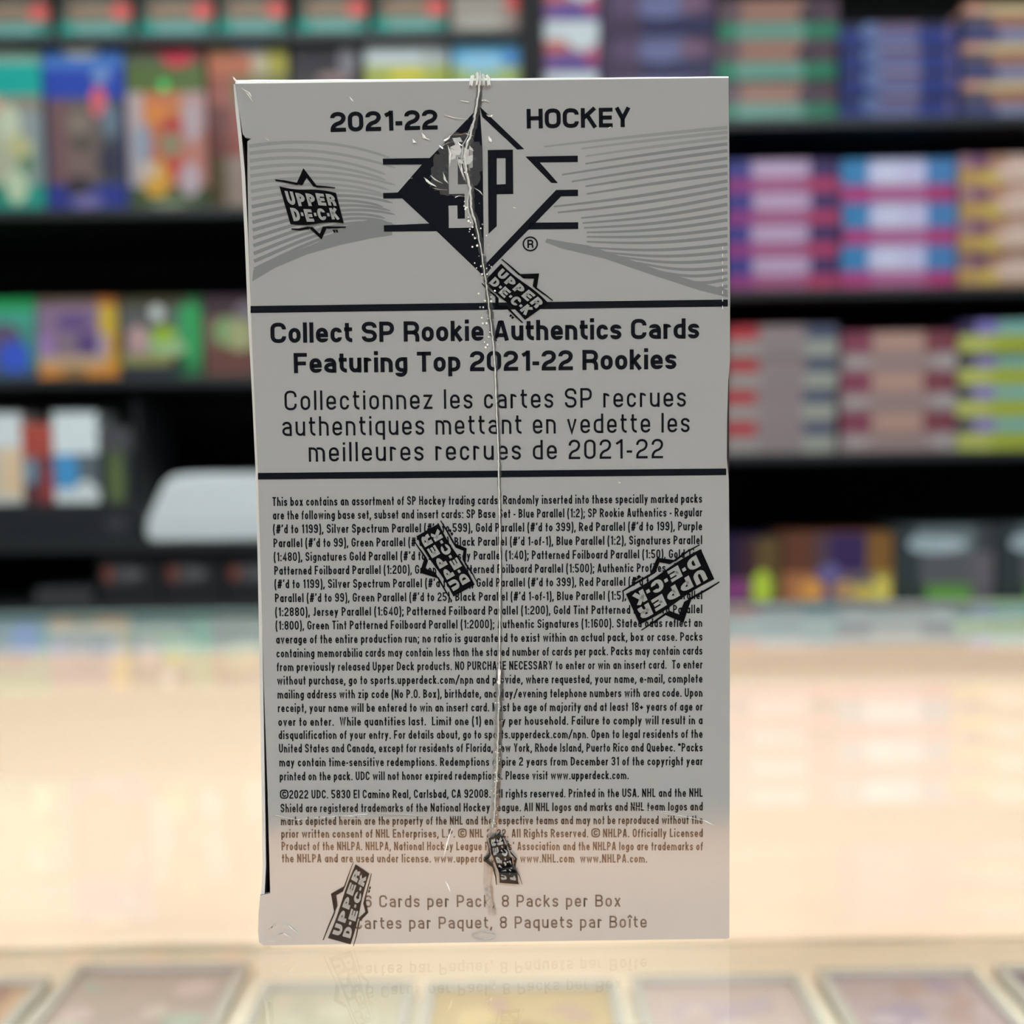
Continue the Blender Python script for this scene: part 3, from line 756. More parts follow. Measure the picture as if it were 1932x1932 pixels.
    g('\u00a9', .95, '@h*.6,.06~ h*.6,.98~ w-h*.6,.98~ w-h*.6,.06~', 'w*.68,.62 w*.68,.76~ w*.32,.76~ w*.32,.28~ w*.68,.28~ w*.68,.42')
    w = wl
    if q:
        g('a', w, 'L+.01,xh*.74 L+.01,X~ R,X~ R,0', 'R,xh*.56 L,xh*.56~ L,B~ R,B')
    else:
        g('a', w, '@L,B~ L,X~ R,X~ R,B~', 'R,0 R,xh')
    g('b', w, 'L,0 L,1', '@L,B~ L,X~ R,X~ R,B~' if not q else 'L,X R,X~ R,B~ L,B')
    g('c', w * .94, 'R,xh*.66 R,X~ L,X~ L,B~ R,B~ R,xh*.34')
    g('d', w, 'R,0 R,1', '@L,B~ L,X~ R,X~ R,B~' if not q else 'R,X L,X~ L,B~ R,B')
    g('e', w, 'R,xh*.27 R,B~ L,B~ L,X~ R,X~ R,xh*.48 L,xh*.48')
    g('f', w * .62, 'w,T w*.42,T~ w*.42,0', '0,X w*.95,X')
    g('g', w, '@L,B~ L,X~ R,X~ R,B~' if not q else 'R,X L,X~ L,B~ R,B', 'R,xh R,D~ L,D~ L,D+.1')
    g('h', w, 'L,0 L,1', 'L,X R,X~ R,0')
    g('i', t, 'C,0 C,xh', 'C,.86 C,.86+t*1.02'); g('j', t * 1.3, 'R,xh R,D~ R-t*1.2,D', 'R,.86 R,.86+t')
    g('\u00ee', t * 1.6, 'C,0 C,xh', 'C-.17,xh+.1 C,xh+.28 C+.17,xh+.1')
    g('k', w * .98, 'L,0 L,1', 'w-h,xh L,xh*.42', 'C-.08,xh*.6 w-h*.7,0')
    g('l', t, 'C,0 C,1')
    g('m', w * 1.62, 'L,0 L,xh', 'L,X C,X~ C,0', 'C,X R,X~ R,0')
    g('n', w, 'L,0 L,xh', 'L,X R,X~ R,0')
    g('o', w, '@L,B~ L,X~ R,X~ R,B~')
    g('p', w, 'L,DD L,xh', '@L,B~ L,X~ R,X~ R,B~' if not q else 'L,X R,X~ R,B~ L,B')
    g('q', w, 'R,DD R,xh', '@L,B~ L,X~ R,X~ R,B~' if not q else 'R,X L,X~ L,B~ R,B')
    g('r', w * .64, 'L,0 L,xh', 'L,xh*.62 L,X~ w,X' if not q else 'L,0 L,X R,X~ R,xh*.78')
    g('s', w * .92, 'R,xh*.72 R,X~ L,X~ L,xh*.53~ R,xh*.49~ R,B~ L,B~ L,xh*.28')
    g('t', w * .66, 'w*.36,.95 w*.36,B~ w,B' if q else 'w*.5,.95 w*.5,0', '0,X w,X')
    g('u', w, 'L,xh L,B~ R,B~ R,xh', 'R,0 R,xh')
    g('v', w, 'h*.9,xh C,h*.6 w-h*.9,xh')
    g('w', w * 1.5, 'h*.9,xh w*.28,h C,X w*.72,h w-h*.9,xh')
    g('x', w, 'h,0 w-h,xh', 'h,xh w-h,0')
    g('y', w, 'h*.9,xh C,h*.4', 'w-h*.9,xh w*.24,DD')
    g('z', w * .92, '0,X w-t*.6,X t*.6,B w,B')
    return G


def rounded(pts, closed, rx, ry, seg):
    """round the flagged corners of a polyline"""
    n = len(pts); out = []
    for i, (x, y, rd) in enumerate(pts):
        if not rd or (not closed and i in (0, n - 1)):
            out.append((x, y)); continue
        ax, ay, ar = pts[(i - 1) % n]; bx, by, br = pts[(i + 1) % n]

        def cut(qx, qy, qr):
            dx, dy = qx - x, qy - y
            l = sqrt(dx * dx + dy * dy) or 1e-9
            want = sqrt((rx * dx / l) ** 2 + (ry * dy / l) ** 2)
            d = min(want, l * (0.5 if qr else 0.92))
            return x + dx / l * d, y + dy / l * d
        p0 = cut(ax, ay, ar); p1 = cut(bx, by, br)
        kf = 0.56
        c0 = (p0[0] + (x - p0[0]) * kf, p0[1] + (y - p0[1]) * kf)
        c1 = (p1[0] + (x - p1[0]) * kf, p1[1] + (y - p1[1]) * kf)
        for s in range(seg + 1):
            u = s / seg; v = 1 - u
            out.append((v ** 3 * p0[0] + 3 * v * v * u * c0[0] + 3 * v * u * u * c1[0] + u ** 3 * p1[0],
                        v ** 3 * p0[1] + 3 * v * v * u * c0[1] + 3 * v * u * u * c1[1] + u ** 3 * p1[1]))
    res = []
    for p in out:
        if not res or abs(p[0] - res[-1][0]) + abs(p[1] - res[-1][1]) > 1e-5:
            res.append(p)
    if closed and len(res) > 2 and abs(res[0][0] - res[-1][0]) + abs(res[0][1] - res[-1][1]) < 1e-5:
        res.pop()
    return res


def ribbon(pts, closed, half):
    """left and right outline of a stroke with mitred joins"""
    n = len(pts); Lf, Rt = [], []
    for i in range(n):
        p = pts[i]
        a = pts[i - 1] if (i or closed) else None
        c = pts[(i + 1) % n] if (i < n - 1 or closed) else None

        def nrm(u, v):
            dx, dy = v[0] - u[0], v[1] - u[1]
            l = sqrt(dx * dx + dy * dy) or 1e-9
            return (-dy / l, dx / l)
        if a is None: nx, ny = nrm(p, c); k = 1
        elif c is None: nx, ny = nrm(a, p); k = 1
        else:
            n1, n2 = nrm(a, p), nrm(p, c)
            nx, ny = n1[0] + n2[0], n1[1] + n2[1]
            l = sqrt(nx * nx + ny * ny) or 1e-9
            nx, ny = nx / l, ny / l
            k = 1 / max(0.42, nx * n1[0] + ny * n1[1])
        hw = half[i] if isinstance(half, list) else half
        Lf.append((p[0] + nx * hw * k, p[1] + ny * hw * k)); Rt.append((p[0] - nx * hw * k, p[1] - ny * hw * k))
    return Lf, Rt


def add_ribbon(b, pts, closed, half, y, M, fn=lambda p: p):
    Lf, Rt = ribbon(pts, closed, half)
    n0 = len(b.v); n = len(pts)
    for i in range(n):
        for q in (Lf[i], Rt[i]):
            x, z = fn(q)
            b.v.append((x, y, z))
    for i in range(n if closed else n - 1):
        j = (i + 1) % n
        b.f.append((n0 + 2 * i, n0 + 2 * i + 1, n0 + 2 * j + 1, n0 + 2 * j)); b.mi.append(b.m(M))


FONTS = {}


def font(key, t, xh, wc, wl, q, rx, ry, seg, gap, space):
    FONTS[key] = dict(G=glyph_table(t, xh, wc, wl, q), t=t, rx=rx, ry=ry, seg=seg, gap=gap, space=space)


#     key      stroke  x-h   caps  lower sq  rx   ry   seg gap  word space
font('bold',   0.19, 0.735, 0.74, 0.575, 1, .22, .22, 4, 0.115, 0.34)
font('title',  0.205, 0.735, 0.80, 0.60, 1, .24, .24, 4, 0.10, 0.34)
font('light',  0.115, 0.735, 0.63, 0.505, 1, .21, .21, 4, 0.205, 0.40)
font('foot',   0.135, 0.735, 0.63, 0.52, 1, .2, .2, 4, 0.20, 0.42)
font('small',  0.150, 0.675, 0.48, 0.415, 0, .3, .27, 3, 0.125, 0.26)


def measure(fk, text):
    f = FONTS[fk]; w = 0; sp = 0
    for i, ch in enumerate(text):
        if ch == ' ':
            w += f['space']; sp += 1
        else:
            w += f['G'][ch][0] + f['gap']
    return w - f['gap'], sp


def write(b, fk, text, x0, y0, x1, y1, cap_px, y, M, justify=None):
    """lay text on the panel from photo pixel (x0,y0) to (x1,y1) along its baseline"""
    f = FONTS[fk]
    P0, P1 = Vector(F(x0, y0)), Vector(F(x1, y1))
    Lm = (P1 - P0).length
    ex = (P1 - P0) / Lm; ey = Vector((-ex.y, ex.x))
    S = cap_px * (MPP)
    nat, nsp = measure(fk, text)
    kx = Lm / (nat * S); extra = 0.0
    if justify and nsp:
        kx = min(max(kx, justify[0]), justify[1])
        extra = (Lm / (S * kx) - nat) / nsp
    pen = 0.0
    for ch in text:
        if ch == ' ':
            pen += f['space'] + extra; continue
        w, strokes = f['G'][ch]
        for closed, pts in strokes:
            pp = rounded(pts, closed, f['rx'], f['ry'], f['seg'])
            if len(pp) < 2: continue
            add_ribbon(b, pp, closed, f['t'] / 2, y, M, lambda p: tuple(P0 + ex * ((p[0] + pen) * S * kx) + ey * (p[1] * S)))
        pen += w + f['gap']


Y_WAVE, Y_INK, Y_INK2 = -0.00002, -0.00005, -0.00008


def polyface(b, pts, y, M):
    n0 = len(b.v)
    b.v += [(x, y, z) for x, z in pts]
    b.f.append(tuple(range(n0, n0 + len(pts)))); b.mi.append(b.m(M))


def orient(o):
    """all printed faces look at the reader"""
    bm = bmesh.new(); bm.from_mesh(o.data)
    fl = [f for f in bm.faces if f.normal.y > 0]
    bmesh.ops.reverse_faces(bm, faces=fl)
    bm.to_mesh(o.data); bm.free()
    return o


def finish(b, name, parent=panel, label=None):
    o = b.build(name, parent, fixn=False)
    orient(o)
    if label: o['label'] = label
    return o


# waves behind the emblem
b = MB()
NL = 17
for i in range(NL):
    s = i / (NL - 1)
    yl = 281 + 232 * s ** 1.02
    xe = 735 + 12 * sin(i * 1.9)
    ye = 303 + 140 * s ** 0.72
    ctrl1 = (560, yl - 14 + 6 * s - 30 * s * s); ctrl2 = (650, ye - 32 + 12 * s)
    pts, hw = [], []
    xl_ = 470 + 10 * s
    for q in range(25):
        u = q / 24; v = 1 - u
        x = v ** 3 * xl_ + 3 * v * v * u * ctrl1[0] + 3 * v * u * u * ctrl2[0] + u ** 3 * xe
        y_ = v ** 3 * yl + 3 * v * v * u * ctrl1[1] + 3 * v * u * u * ctrl2[1] + u ** 3 * ye
        pts.append(F(x, y_)); hw.append(MPP * (3.4 * (1 - 0.35 * u) * (0.35 if u > .97 else 1)))
    add_ribbon(b, pts, False, hw, Y_WAVE, wave_light if i < 8 else wave_ink)
polyface(b, [F(*p) for p in ((476, 536), (478, 514), (540, 486), (600, 462), (650, 432), (700, 418), (740, 425), (740, 449), (700, 455), (640, 468), (580, 485), (520, 510))], Y_WAVE + 0.000005, wave_ink)
finish(b, 'wave_pattern', label='grey line waves on the left of the emblem')
b = MB()
WR = [(485, 490, 625), (520, 760, 640), (560, 790, 695), (605, 790, 750), (655, 620, 830), (710, 690, 880), (765, 790, 915), (820, 800, 970), (875, 560, 1062), (930, 590, 1105), (985, 760, 1145), (1045, 770, 1182),
      (1105, 780, 1217), (1160, 800, 1250), (1220, 800, 1282), (1275, 800, 1318), (1335, 850, 1362), (1390, 930, 1395), (1445, 1050, 1428), (1500, 1170, 1470), (1545, 1250, 1515), (1590, 1400, 1565), (1640, 1500, 1612)]
for i, (yr, xe, ye) in enumerate(WR):
    s = i / (len(WR) - 1)
    zz = lambda x, y: (900 + x / 3.864, 120 + y / 3.864)
    xr_, yr_ = zz(1826, yr); xe_, ye_ = zz(xe, ye)
    bow = 3.5 if i < 8 else 3.5 + (i - 8) * 0.5
    pts, hw = [], []
    for q in range(22):
        u = q / 21
        pts.append(F(xr_ + (xe_ - xr_) * u, yr_ + (ye_ - yr_) * u + bow * sin(pi * u) * (1 if i > 7 else -.3)))
        hw.append(MPP * (3.1 - 1.5 * u * u))
    add_ribbon(b, pts, False, hw, Y_WAVE, wave_light if i < 3 else wave_ink)
polyface(b, [F(*p) for p in ((1028, 462), (1032, 455), (1070, 462), (1110, 468), (1170, 488), (1250, 517), (1320, 538), (1373, 552), (1373, 566), (1320, 553), (1240, 527), (1140, 493), (1060, 474))], Y_WAVE + 0.000005, wave_ink)
finish(b, 'wave_pattern', label='grey line waves on the right of the emblem')

# lettering above
b = MB(); write(b, 'title', '2021-22', 624, 254.5, 826, 249.5, 36, Y_INK, ink); finish(b, 'date_lettering', label='bold black date')
b = MB(); write(b, 'title', 'HOCKEY', 994, 247.8, 1190, 244.8, 35.5, Y_INK, ink); finish(b, 'sport_lettering', label='bold black word')

# diamond emblem
Z = lambda x, y: F(700 + x / 4.712, 190 + y / 4.712)
b = MB()


def zp(M, y, *pts):
    polyface(b, [Z(*p) for p in pts], y, M)


zp(ink, Y_INK, (966, 76), (520, 536), (455, 590), (236, 842), (280, 895), (520, 1118), (585, 1185), (1006, 1588), (992, 460))
zp(ink, Y_INK, (105, 540), (526, 534), (456, 592), (108, 594))
zp(ink, Y_INK, (108, 845), (240, 840), (290, 894), (110, 895))
zp(ink, Y_INK, (115, 1132), (524, 1116), (590, 1184), (116, 1188))
# the light S: outline strokes
for q in ([(690, 450), (905, 446), (905, 530), (690, 534)], [(690, 534), (772, 532), (772, 770), (692, 772)], [(692, 770), (905, 766), (906, 850), (694, 854)],
          [(832, 850), (908, 850), (910, 1080), (836, 1082)], [(692, 1076), (910, 1072), (911, 1152), (692, 1156)], [(690, 958), (768, 956), (770, 1078), (692, 1078)], [(838, 528), (905, 528), (905, 618), (838, 640)]):
    zp(board, Y_INK2, *q)
# P
for q in ([(1038, 464), (1118, 462), (1118, 1140), (1045, 1208)], [(1116, 462), (1262, 460), (1262, 536), (1116, 536)], [(1196, 534), (1262, 534), (1265, 854), (1198, 854)], [(1116, 770), (1200, 766), (1200, 854), (1116, 856)]):
    zp(ink, Y_INK, *q)
zp(ink, Y_INK, (966, 76), (1362, 455), (1300, 459), (990, 168))
zp(ink, Y_INK, (1373, 521), (1838, 513), (1838, 570), (1495, 573), (1470, 556))
zp(ink, Y_INK, (1373, 521), (1400, 521), (1500, 573), (1662, 756), (1603, 755))
zp(ink, Y_INK, (1645, 818), (1840, 815), (1840, 872), (1690, 875), (1080, 1497), (1010, 1583), (1012, 1482))
zp(ink, Y_INK, (1462, 1108), (1842, 1105), (1842, 1165), (1395, 1169), (1410, 1110))
finish(b, 'emblem', label='black diamond emblem holding the letters SP')
b = MB()
pts = [Z(1416 + 62 * cos(a * pi / 16), 1297 + 60 * sin(a * pi / 16)) for a in range(32)]
add_ribbon(b, pts, True, MPP * 1.35, Y_INK, ink)
(xa, za), (xb, zb) = Z(1392, 1334), Z(1440, 1334)
write(b, 'bold', 'R', 700 + 1391 / 4.712, 190 + 1333 / 4.712, 700 + 1444 / 4.712, 190 + 1332 / 4.712, 15.0, Y_INK, ink)
finish(b, 'registered_mark', label='small circled R')

# divider bars
for q in (((473, 582.5), (473, 595.5), (920, 589.5), (1373, 583.3), (1373, 570.2), (920, 576.3)), ((487, 897.2), (487, 909.5), (930, 905.5), (1370, 901.3), (1370, 888.8), (930, 893))):
    b = MB(); polyface(b, [F(*p) for p in q], Y_INK, ink); finish(b, 'divider_bar', label='black bar across the panel')

b = MB()
write(b, 'bold', 'Collect SP Rookie Authentics Cards', 511, 652.3, 1319, 643.5, 37.5, Y_INK, ink)
write(b, 'bold', 'Featuring Top 2021-22 Rookies', 555, 709.0, 1276, 701.2, 37.3, Y_INK, ink)
finish(b, 'heading_lettering', label='bold black heading')
b = MB()
write(b, 'light', 'Collectionnez les cartes SP recrues', 537.5, 779, 1294, 772.2, 36.4, Y_INK, ink)
write(b, 'light', 'authentiques mettant en vedette les', 533, 827.6, 1301, 820.3, 36.4, Y_INK, ink)
write(b, 'light', 'meilleures recrues de 2021-22', 583, 876, 1251, 869.3, 36.4, Y_INK, ink)
finish(b, 'subheading_lettering', label='thin black French subheading')

FINE = [
    "This box contains an assortment of SP Hockey trading cards. Randomly inserted into these specially marked packs",
    "are the following base set, subset and insert cards: SP Base Set - Blue Parallel (1:2); SP Rookie Authentics - Regular",
    "(#'d to 1199), Silver Spectrum Parallel (#'d to 599), Gold Parallel (#'d to 399), Red Parallel (#'d to 199), Purple",
    "Parallel (#'d to 99), Green Parallel (#'d to 25), Black Parallel (#'d 1-of-1), Blue Parallel (1:2), Signatures Parallel",
    "(1:480), Signatures Gold Parallel (#'d to 25), Jersey Parallel (1:40); Patterned Foilboard Parallel (1:50), Gold Tint",
    "Patterned Foilboard Parallel (1:200), Green Tint Patterned Foilboard Parallel (1:500); Authentic Profiles - Regular",
    "(#'d to 1199), Silver Spectrum Parallel (#'d to 599), Gold Parallel (#'d to 399), Red Parallel (#'d to 199), Purple",
    "Parallel (#'d to 99), Green Parallel (#'d to 25), Black Parallel (#'d 1-of-1), Blue Parallel (1:5), Signatures Parallel",
    "(1:2880), Jersey Parallel (1:640); Patterned Foilboard Parallel (1:200), Gold Tint Patterned Foilboard Parallel",
    "(1:800), Green Tint Patterned Foilboard Parallel (1:2000); Authentic Signatures (1:1600). Stated odds reflect an",
    "average of the entire production run; no ratio is guaranteed to exist within an actual pack, box or case. Packs",
    "containing memorabilia cards may contain less than the stated number of cards per pack. Packs may contain cards",
    "from previously released Upper Deck products. NO PURCHASE NECESSARY to enter or win an insert card.  To enter",
    "without purchase, go to sports.upperdeck.com/npn and provide, where requested, your name, e-mail, complete",
    "mailing address with zip code (No P.O. Box), birthdate, and day/evening telephone numbers with area code. Upon",
    "receipt, your name will be entered to win an insert card. Must be age of majority and at least 18+ years of age or",
    "over to enter.  While quantities last.  Limit one (1) entry per household. Failure to comply will result in a",
    "disqualification of your entry. For details about, go to sports.upperdeck.com/npn. Open to legal residents of the",
    "United States and Canada, except for residents of Florida, New York, Rhode Island, Puerto Rico and Quebec. *Packs",
    "may contain time-sensitive redemptions. Redemptions expire 2 years from December 31 of the copyright year",
    "printed on the pack. UDC will not honor expired redemptions. Please visit www.upperdeck.com.",
    "\u00a92022 UDC. 5830 El Camino Real, Carlsbad, CA 92008. All rights reserved. Printed in the USA. NHL and the NHL",
    "Shield are registered trademarks of the National Hockey League. All NHL logos and marks and NHL team logos and",
    "marks depicted herein are the property of the NHL and the respective teams and may not be reproduced without the",
    "prior written consent of NHL Enterprises, L.P. \u00a9 NHL 2022. All Rights Reserved. \u00a9 NHLPA. Officially Licensed",
    "Product of the NHLPA. NHLPA, National Hockey League Players' Association and the NHLPA logo are trademarks of",
    "the NHLPA and are used under license. www.upperdeck.com  www.NHL.com  www.NHLPA.com.",
]
YL = [959.5, 985, 1011.2, 1037.4, 1063.6, 1089.3, 1114.8, 1141, 1167.4, 1192.9, 1219, 1245.2, 1271, 1296.5, 1322.7, 1348.3, 1374.3, 1399.2, 1424.4, 1450.6, 1477, 1511.4, 1537.2, 1561.4, 1585.3, 1608.6, 1631.6]
YR = [953.4, 979.2, 1005.2, 1031.4, 1057.4, 1083.2, 1109, 1135.3, 1161.8, 1187.4, 1213.5, 1239.8, 1266, 1292.6, 1319.2, 1345.4, 1371, 1396.8, 1422.4, 1448.2, 1474.6, 1507.8, 1533.7, 1559, 1583.8, 1608.8, 1632]
b = MB()
for i, (tx_, a, c) in enumerate(zip(FINE, YL, YR)):
    xl_ = 514.5 + (a - 959.5) * 0.0262
    xr_ = 1324.5 + (c - 953) * 0.002
    if i == 20: xr_ = 1186
    if i == 26: xr_ = 1221
    write(b, 'small', tx_, xl_, a, xr_, c, 16.8, Y_INK, ink, justify=(0.88, 1.06))
finish(b, 'fine_print', label='block of small narrow black lettering')
b = MB()
write(b, 'foot', '6 Cards per Pack, 8 Packs per Box', 688, 1716.3, 1171, 1715, 23.8, Y_INK, ink)
write(b, 'foot', '6 Cartes par Paquet, 8 Paquets par Bo\u00eete', 641, 1757.5, 1220, 1754.5, 23.8, Y_INK, ink)
finish(b, 'contents_lettering', label='two black lines of contents lettering')

# ------------------------------------------------------------------ the shrink wrap: seam, creases, bubbles, printed marks
wrap = MB()
SEAM = [(905, 148), (904, 165), (903, 182), (899, 210), (893, 240), (888, 262), (881, 278), (877, 305), (880, 330), (887, 360), (889, 400), (897, 424), (904, 455), (910, 490), (914, 520), (919, 550), (922, 580), (927, 620), (931, 655), (934, 700), (937, 780),
        (940, 850), (941, 900), (943, 1000), (943.5, 1100), (942.5, 1200), (941.5, 1300), (940, 1380), (938, 1440), (936, 1480), (934, 1530), (930, 1565), (926, 1600), (921, 1635), (919, 1668), (923, 1700), (929, 1730)]
dense = []
for i in range(len(SEAM) - 1):
    (x0, y0), (x1, y1) = SEAM[i], SEAM[i + 1]
    nn = max(2, int(abs(y1 - y0) / 5))
    for q in range(nn):
        u = q / nn
        dense.append((x0 + (x1 - x0) * u, y0 + (y1 - y0) * u))
dense.append(SEAM[-1])


def ridge(b, pts, halfw, height, M, jitter=0.5, y_base=-0.00016):
    """a raised fold of film: five points across, height in metres, half width in pixels"""
    sec = []
    for i, (x, y) in enumerate(pts):
        u = i / max(1, len(pts) - 1)
        hw = halfw(u, y) if callable(halfw) else halfw
        hh = height(u, y) if callable(height) else height
        jx = random.uniform(-jitter, jitter)
        row = []
        for (k, f) in ((-1, 0), (-0.5, .55), (0.1, 1), (0.55, .5), (1, 0)):
            px_, pz_ = F(x + jx + k * hw * random.uniform(.8, 1.2), y)
            row.append((px_, y_base - hh * f * random.uniform(.75, 1.25), pz_))
        sec.append(row)
    for i in range(len(sec) - 1):
        for q in range(4):
            b.face([sec[i][q], sec[i + 1][q], sec[i + 1][q + 1], sec[i][q + 1]], M)


def seam_w(u, y):
    if y < 420: return 1.9
    if y < 640: return 1.2
    if y < 1270: return 1.15
    if y < 1500: return 2.6
    return 4.5


ridge(wrap, [(x + 1.5, y) for x, y in dense], lambda u, y: 5.5 if y < 640 else (3.2 if y < 1270 else 7.5), 0.00006, film_clear, 1.2, -0.00010)
ridge(wrap, [(x - 2.5, y) for x, y in dense if y > 1290], lambda u, y: 4.0, 0.00006, film_soft, 1.4, -0.00012)
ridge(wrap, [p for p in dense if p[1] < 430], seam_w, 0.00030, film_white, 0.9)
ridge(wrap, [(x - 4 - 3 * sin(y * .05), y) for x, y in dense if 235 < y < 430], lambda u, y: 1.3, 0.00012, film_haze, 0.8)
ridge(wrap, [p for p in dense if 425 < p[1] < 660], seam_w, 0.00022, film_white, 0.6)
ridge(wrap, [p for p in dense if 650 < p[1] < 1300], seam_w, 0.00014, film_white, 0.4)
ridge(wrap, [p for p in dense if 1290 < p[1] < 1570], lambda u, y: 1.5, 0.00010, film_haze, 0.9)
ridge(wrap, [p for p in dense if p[1] > 1560], lambda u, y: 5.5, 0.00008, film_soft, 1.4)
# standing tuft of film on the top edge
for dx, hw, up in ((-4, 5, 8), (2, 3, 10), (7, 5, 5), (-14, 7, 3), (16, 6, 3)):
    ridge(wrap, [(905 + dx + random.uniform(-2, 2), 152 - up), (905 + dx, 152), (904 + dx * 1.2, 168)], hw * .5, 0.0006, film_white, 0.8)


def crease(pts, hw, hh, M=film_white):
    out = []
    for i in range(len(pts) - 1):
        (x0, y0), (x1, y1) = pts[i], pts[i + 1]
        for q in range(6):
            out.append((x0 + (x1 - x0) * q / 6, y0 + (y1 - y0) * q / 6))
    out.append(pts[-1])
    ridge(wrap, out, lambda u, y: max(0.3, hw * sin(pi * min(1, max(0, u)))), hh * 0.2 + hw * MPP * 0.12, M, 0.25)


CRE = [([(838, 222), (858, 228), (884, 231)], 2.2, .0004), ([(868, 195), (885, 198), (902, 197)], 3.0, .0004), ([(906, 197), (914, 194), (924, 198)], 2.6, .0004), ([(918, 222), (925, 226), (929, 220)], 3.0, .0004),
       ([(796, 256), (802, 266), (812, 270)], 3.4, .0004), ([(779, 268), (783, 275), (787, 274)], 3.0, .0003), ([(836, 268), (850, 261), (880, 258), (893, 262)], 2.4, .0005), ([(836, 275), (850, 262)], 3.0, .0004),
       ([(826, 290), (838, 278), (860, 270), (880, 268)], 1.4, .0004), ([(845, 280), (850, 295), (848, 320)], 2.0, .0005), ([(868, 300), (872, 330), (880, 350)], 1.4, .0004), ([(862, 296), (866, 316), (876, 346)], 1.0, .0004),
       ([(771, 341), (775, 342), (779, 341)], 2.0, .0003), ([(800, 340), (812, 352), (824, 358)], 3.6, .0004), ([(812, 336), (822, 345), (836, 352)], 2.0, .0004), ([(816, 360), (830, 363), (844, 364)], 1.4, .0004), ([(836, 330), (840, 345), (846, 352)], 2.0, .0004),
       ([(855, 380), (866, 375), (880, 377)], 1.6, .0004), ([(895, 360), (905, 366), (911, 374)], 1.5, .0003), ([(922, 262), (925, 270), (927, 274)], 3.0, .0004), ([(968, 396), (972, 398), (976, 398)], 1.6, .0003),
       ([(456, 172), (470, 180), (476, 190)], 1.6, .0003), ([(462, 176), (470, 186), (478, 198)], .9, .0002), ([(660, 188), (664, 194), (668, 198)], 1.2, .0002), ([(500, 267), (505, 269), (509, 272)], 1.1, .0002), ([(1166, 914), (1170, 916), (1177, 915)], 1.6, .0002),
       ([(1145, 250), (1149, 246), (1154, 244)], 1.6, .0002), ([(440, 150), (444, 156), (448, 162)], 2.2, .0003), ([(1280, 1377), (1310, 1374), (1360, 1372)], .6, .0001),
       ([(501, 1546), (520, 1542), (560, 1551), (600, 1547), (640, 1543), (690, 1545), (760, 1541)], 2.2, .0003), ([(620, 1540), (660, 1543), (710, 1538), (860, 1546)], 1.3, .0002), ([(1175, 1520), (1215, 1530), (1260, 1536), (1300, 1543)], 1.4, .0002),
       ([(1246, 1537), (1290, 1544), (1330, 1553), (1352, 1564)], 2.4, .0003), ([(855, 1560), (845, 1590), (836, 1625)], 1.6, .0003), ([(840, 1665), (846, 1676), (850, 1688)], 1.6, .0002),
       ([(505, 1760), (520, 1748), (545, 1750), (566, 1768)], 2.4, .0004), ([(510, 1772), (535, 1764), (552, 1774)], 1.8, .0003), ([(500, 1778), (520, 1780), (545, 1779)], 1.4, .0003)]
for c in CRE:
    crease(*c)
# ring-shaped dimple under the contents lines
ridge(wrap, [(913 + 22 * cos(a * pi / 12), 1768 + 7 * sin(a * pi / 12)) for a in range(25)], 1.0, .0002, film_haze, 0.2)
# crumpled patch over the emblem
NX, NY = 13, 15
gr = [[None] * NX for _ in range(NY)]
for iy in range(NY):
    for ix in range(NX):
        u, v = ix / (NX - 1), iy / (NY - 1)
        px_ = 812 + 96 * u + random.uniform(-3, 3) + 8 * sin(v * 5)
        py_ = 256 + 118 * v + random.uniform(-3, 3)
        edge = min(u, 1 - u, v, 1 - v) * 4
        hgt = 0.00016 + random.uniform(0, 0.00022) * min(1, edge)
        x, z = F(px_, py_)
        gr[iy][ix] = (x, -hgt, z)
for iy in range(NY - 1):
    for ix in range(NX - 1):
        u, v = (ix + .5) / NX, (iy + .5) / NY
        if (u - .5) ** 2 / .25 + (v - .5) ** 2 / .25 > 1.0:
            continue
        M = film_haze if (0.30 < u < 0.80 and v < 0.45 and random.random() < .4) else film_clear
        a, c, d, e = gr[iy][ix], gr[iy][ix + 1], gr[iy + 1][ix + 1], gr[iy + 1][ix]
        wrap.face([a, c, d], M); wrap.face([a, d, e], M)


def bubble(px_, py_, r, M=None):
    x, z = F(px_, py_); R = r * MPP
    rings = []
    for j in range(4):
        a = j * pi / 2 / 3
        rr_, hh = R * cos(a), R * 0.9 * sin(a)
        rings.append([(x + rr_ * cos(q * pi / 5), -0.00016 - hh, z + rr_ * sin(q * pi / 5)) for q in range(10)])
    for j in range(3):
        for q in range(10):
            wrap.face([rings[j][q], rings[j][(q + 1) % 10], rings[j + 1][(q + 1) % 10], rings[j + 1][q]], M or film_bub)


sparkle_white = mat('wrap_sparkle', (0.96, 0.97, 0.97), 0.12, coat=1.0, coat_ior=2.0)  # near-white bubbles that paint sparkles beside the seam
film_bub = mat('wrap_bubble', (0.55, 0.56, 0.56), 0.08, coat=1.0, coat_rough=0.02, coat_ior=2.0, spec=0.9)
nt_ = film_bub.node_tree
_tr = nt_.nodes.new('ShaderNodeBsdfTransparent'); _mx = nt_.nodes.new('ShaderNodeMixShader'); _mx.inputs[0].default_value = 0.45
nt_.links.new(_tr.outputs[0], _mx.inputs[1]); nt_.links.new(nt_.nodes['Principled BSDF'].outputs[0], _mx.inputs[2])
nt_.links.new(_mx.outputs[0], nt_.nodes['Material Output'].inputs[0])


def sx_at(y):
    for i in range(len(SEAM) - 1):
        if SEAM[i][1] <= y <= SEAM[i + 1][1]:
            u = (y - SEAM[i][1]) / (SEAM[i + 1][1] - SEAM[i][1])
            return SEAM[i][0] + (SEAM[i + 1][0] - SEAM[i][0]) * u
    return 940


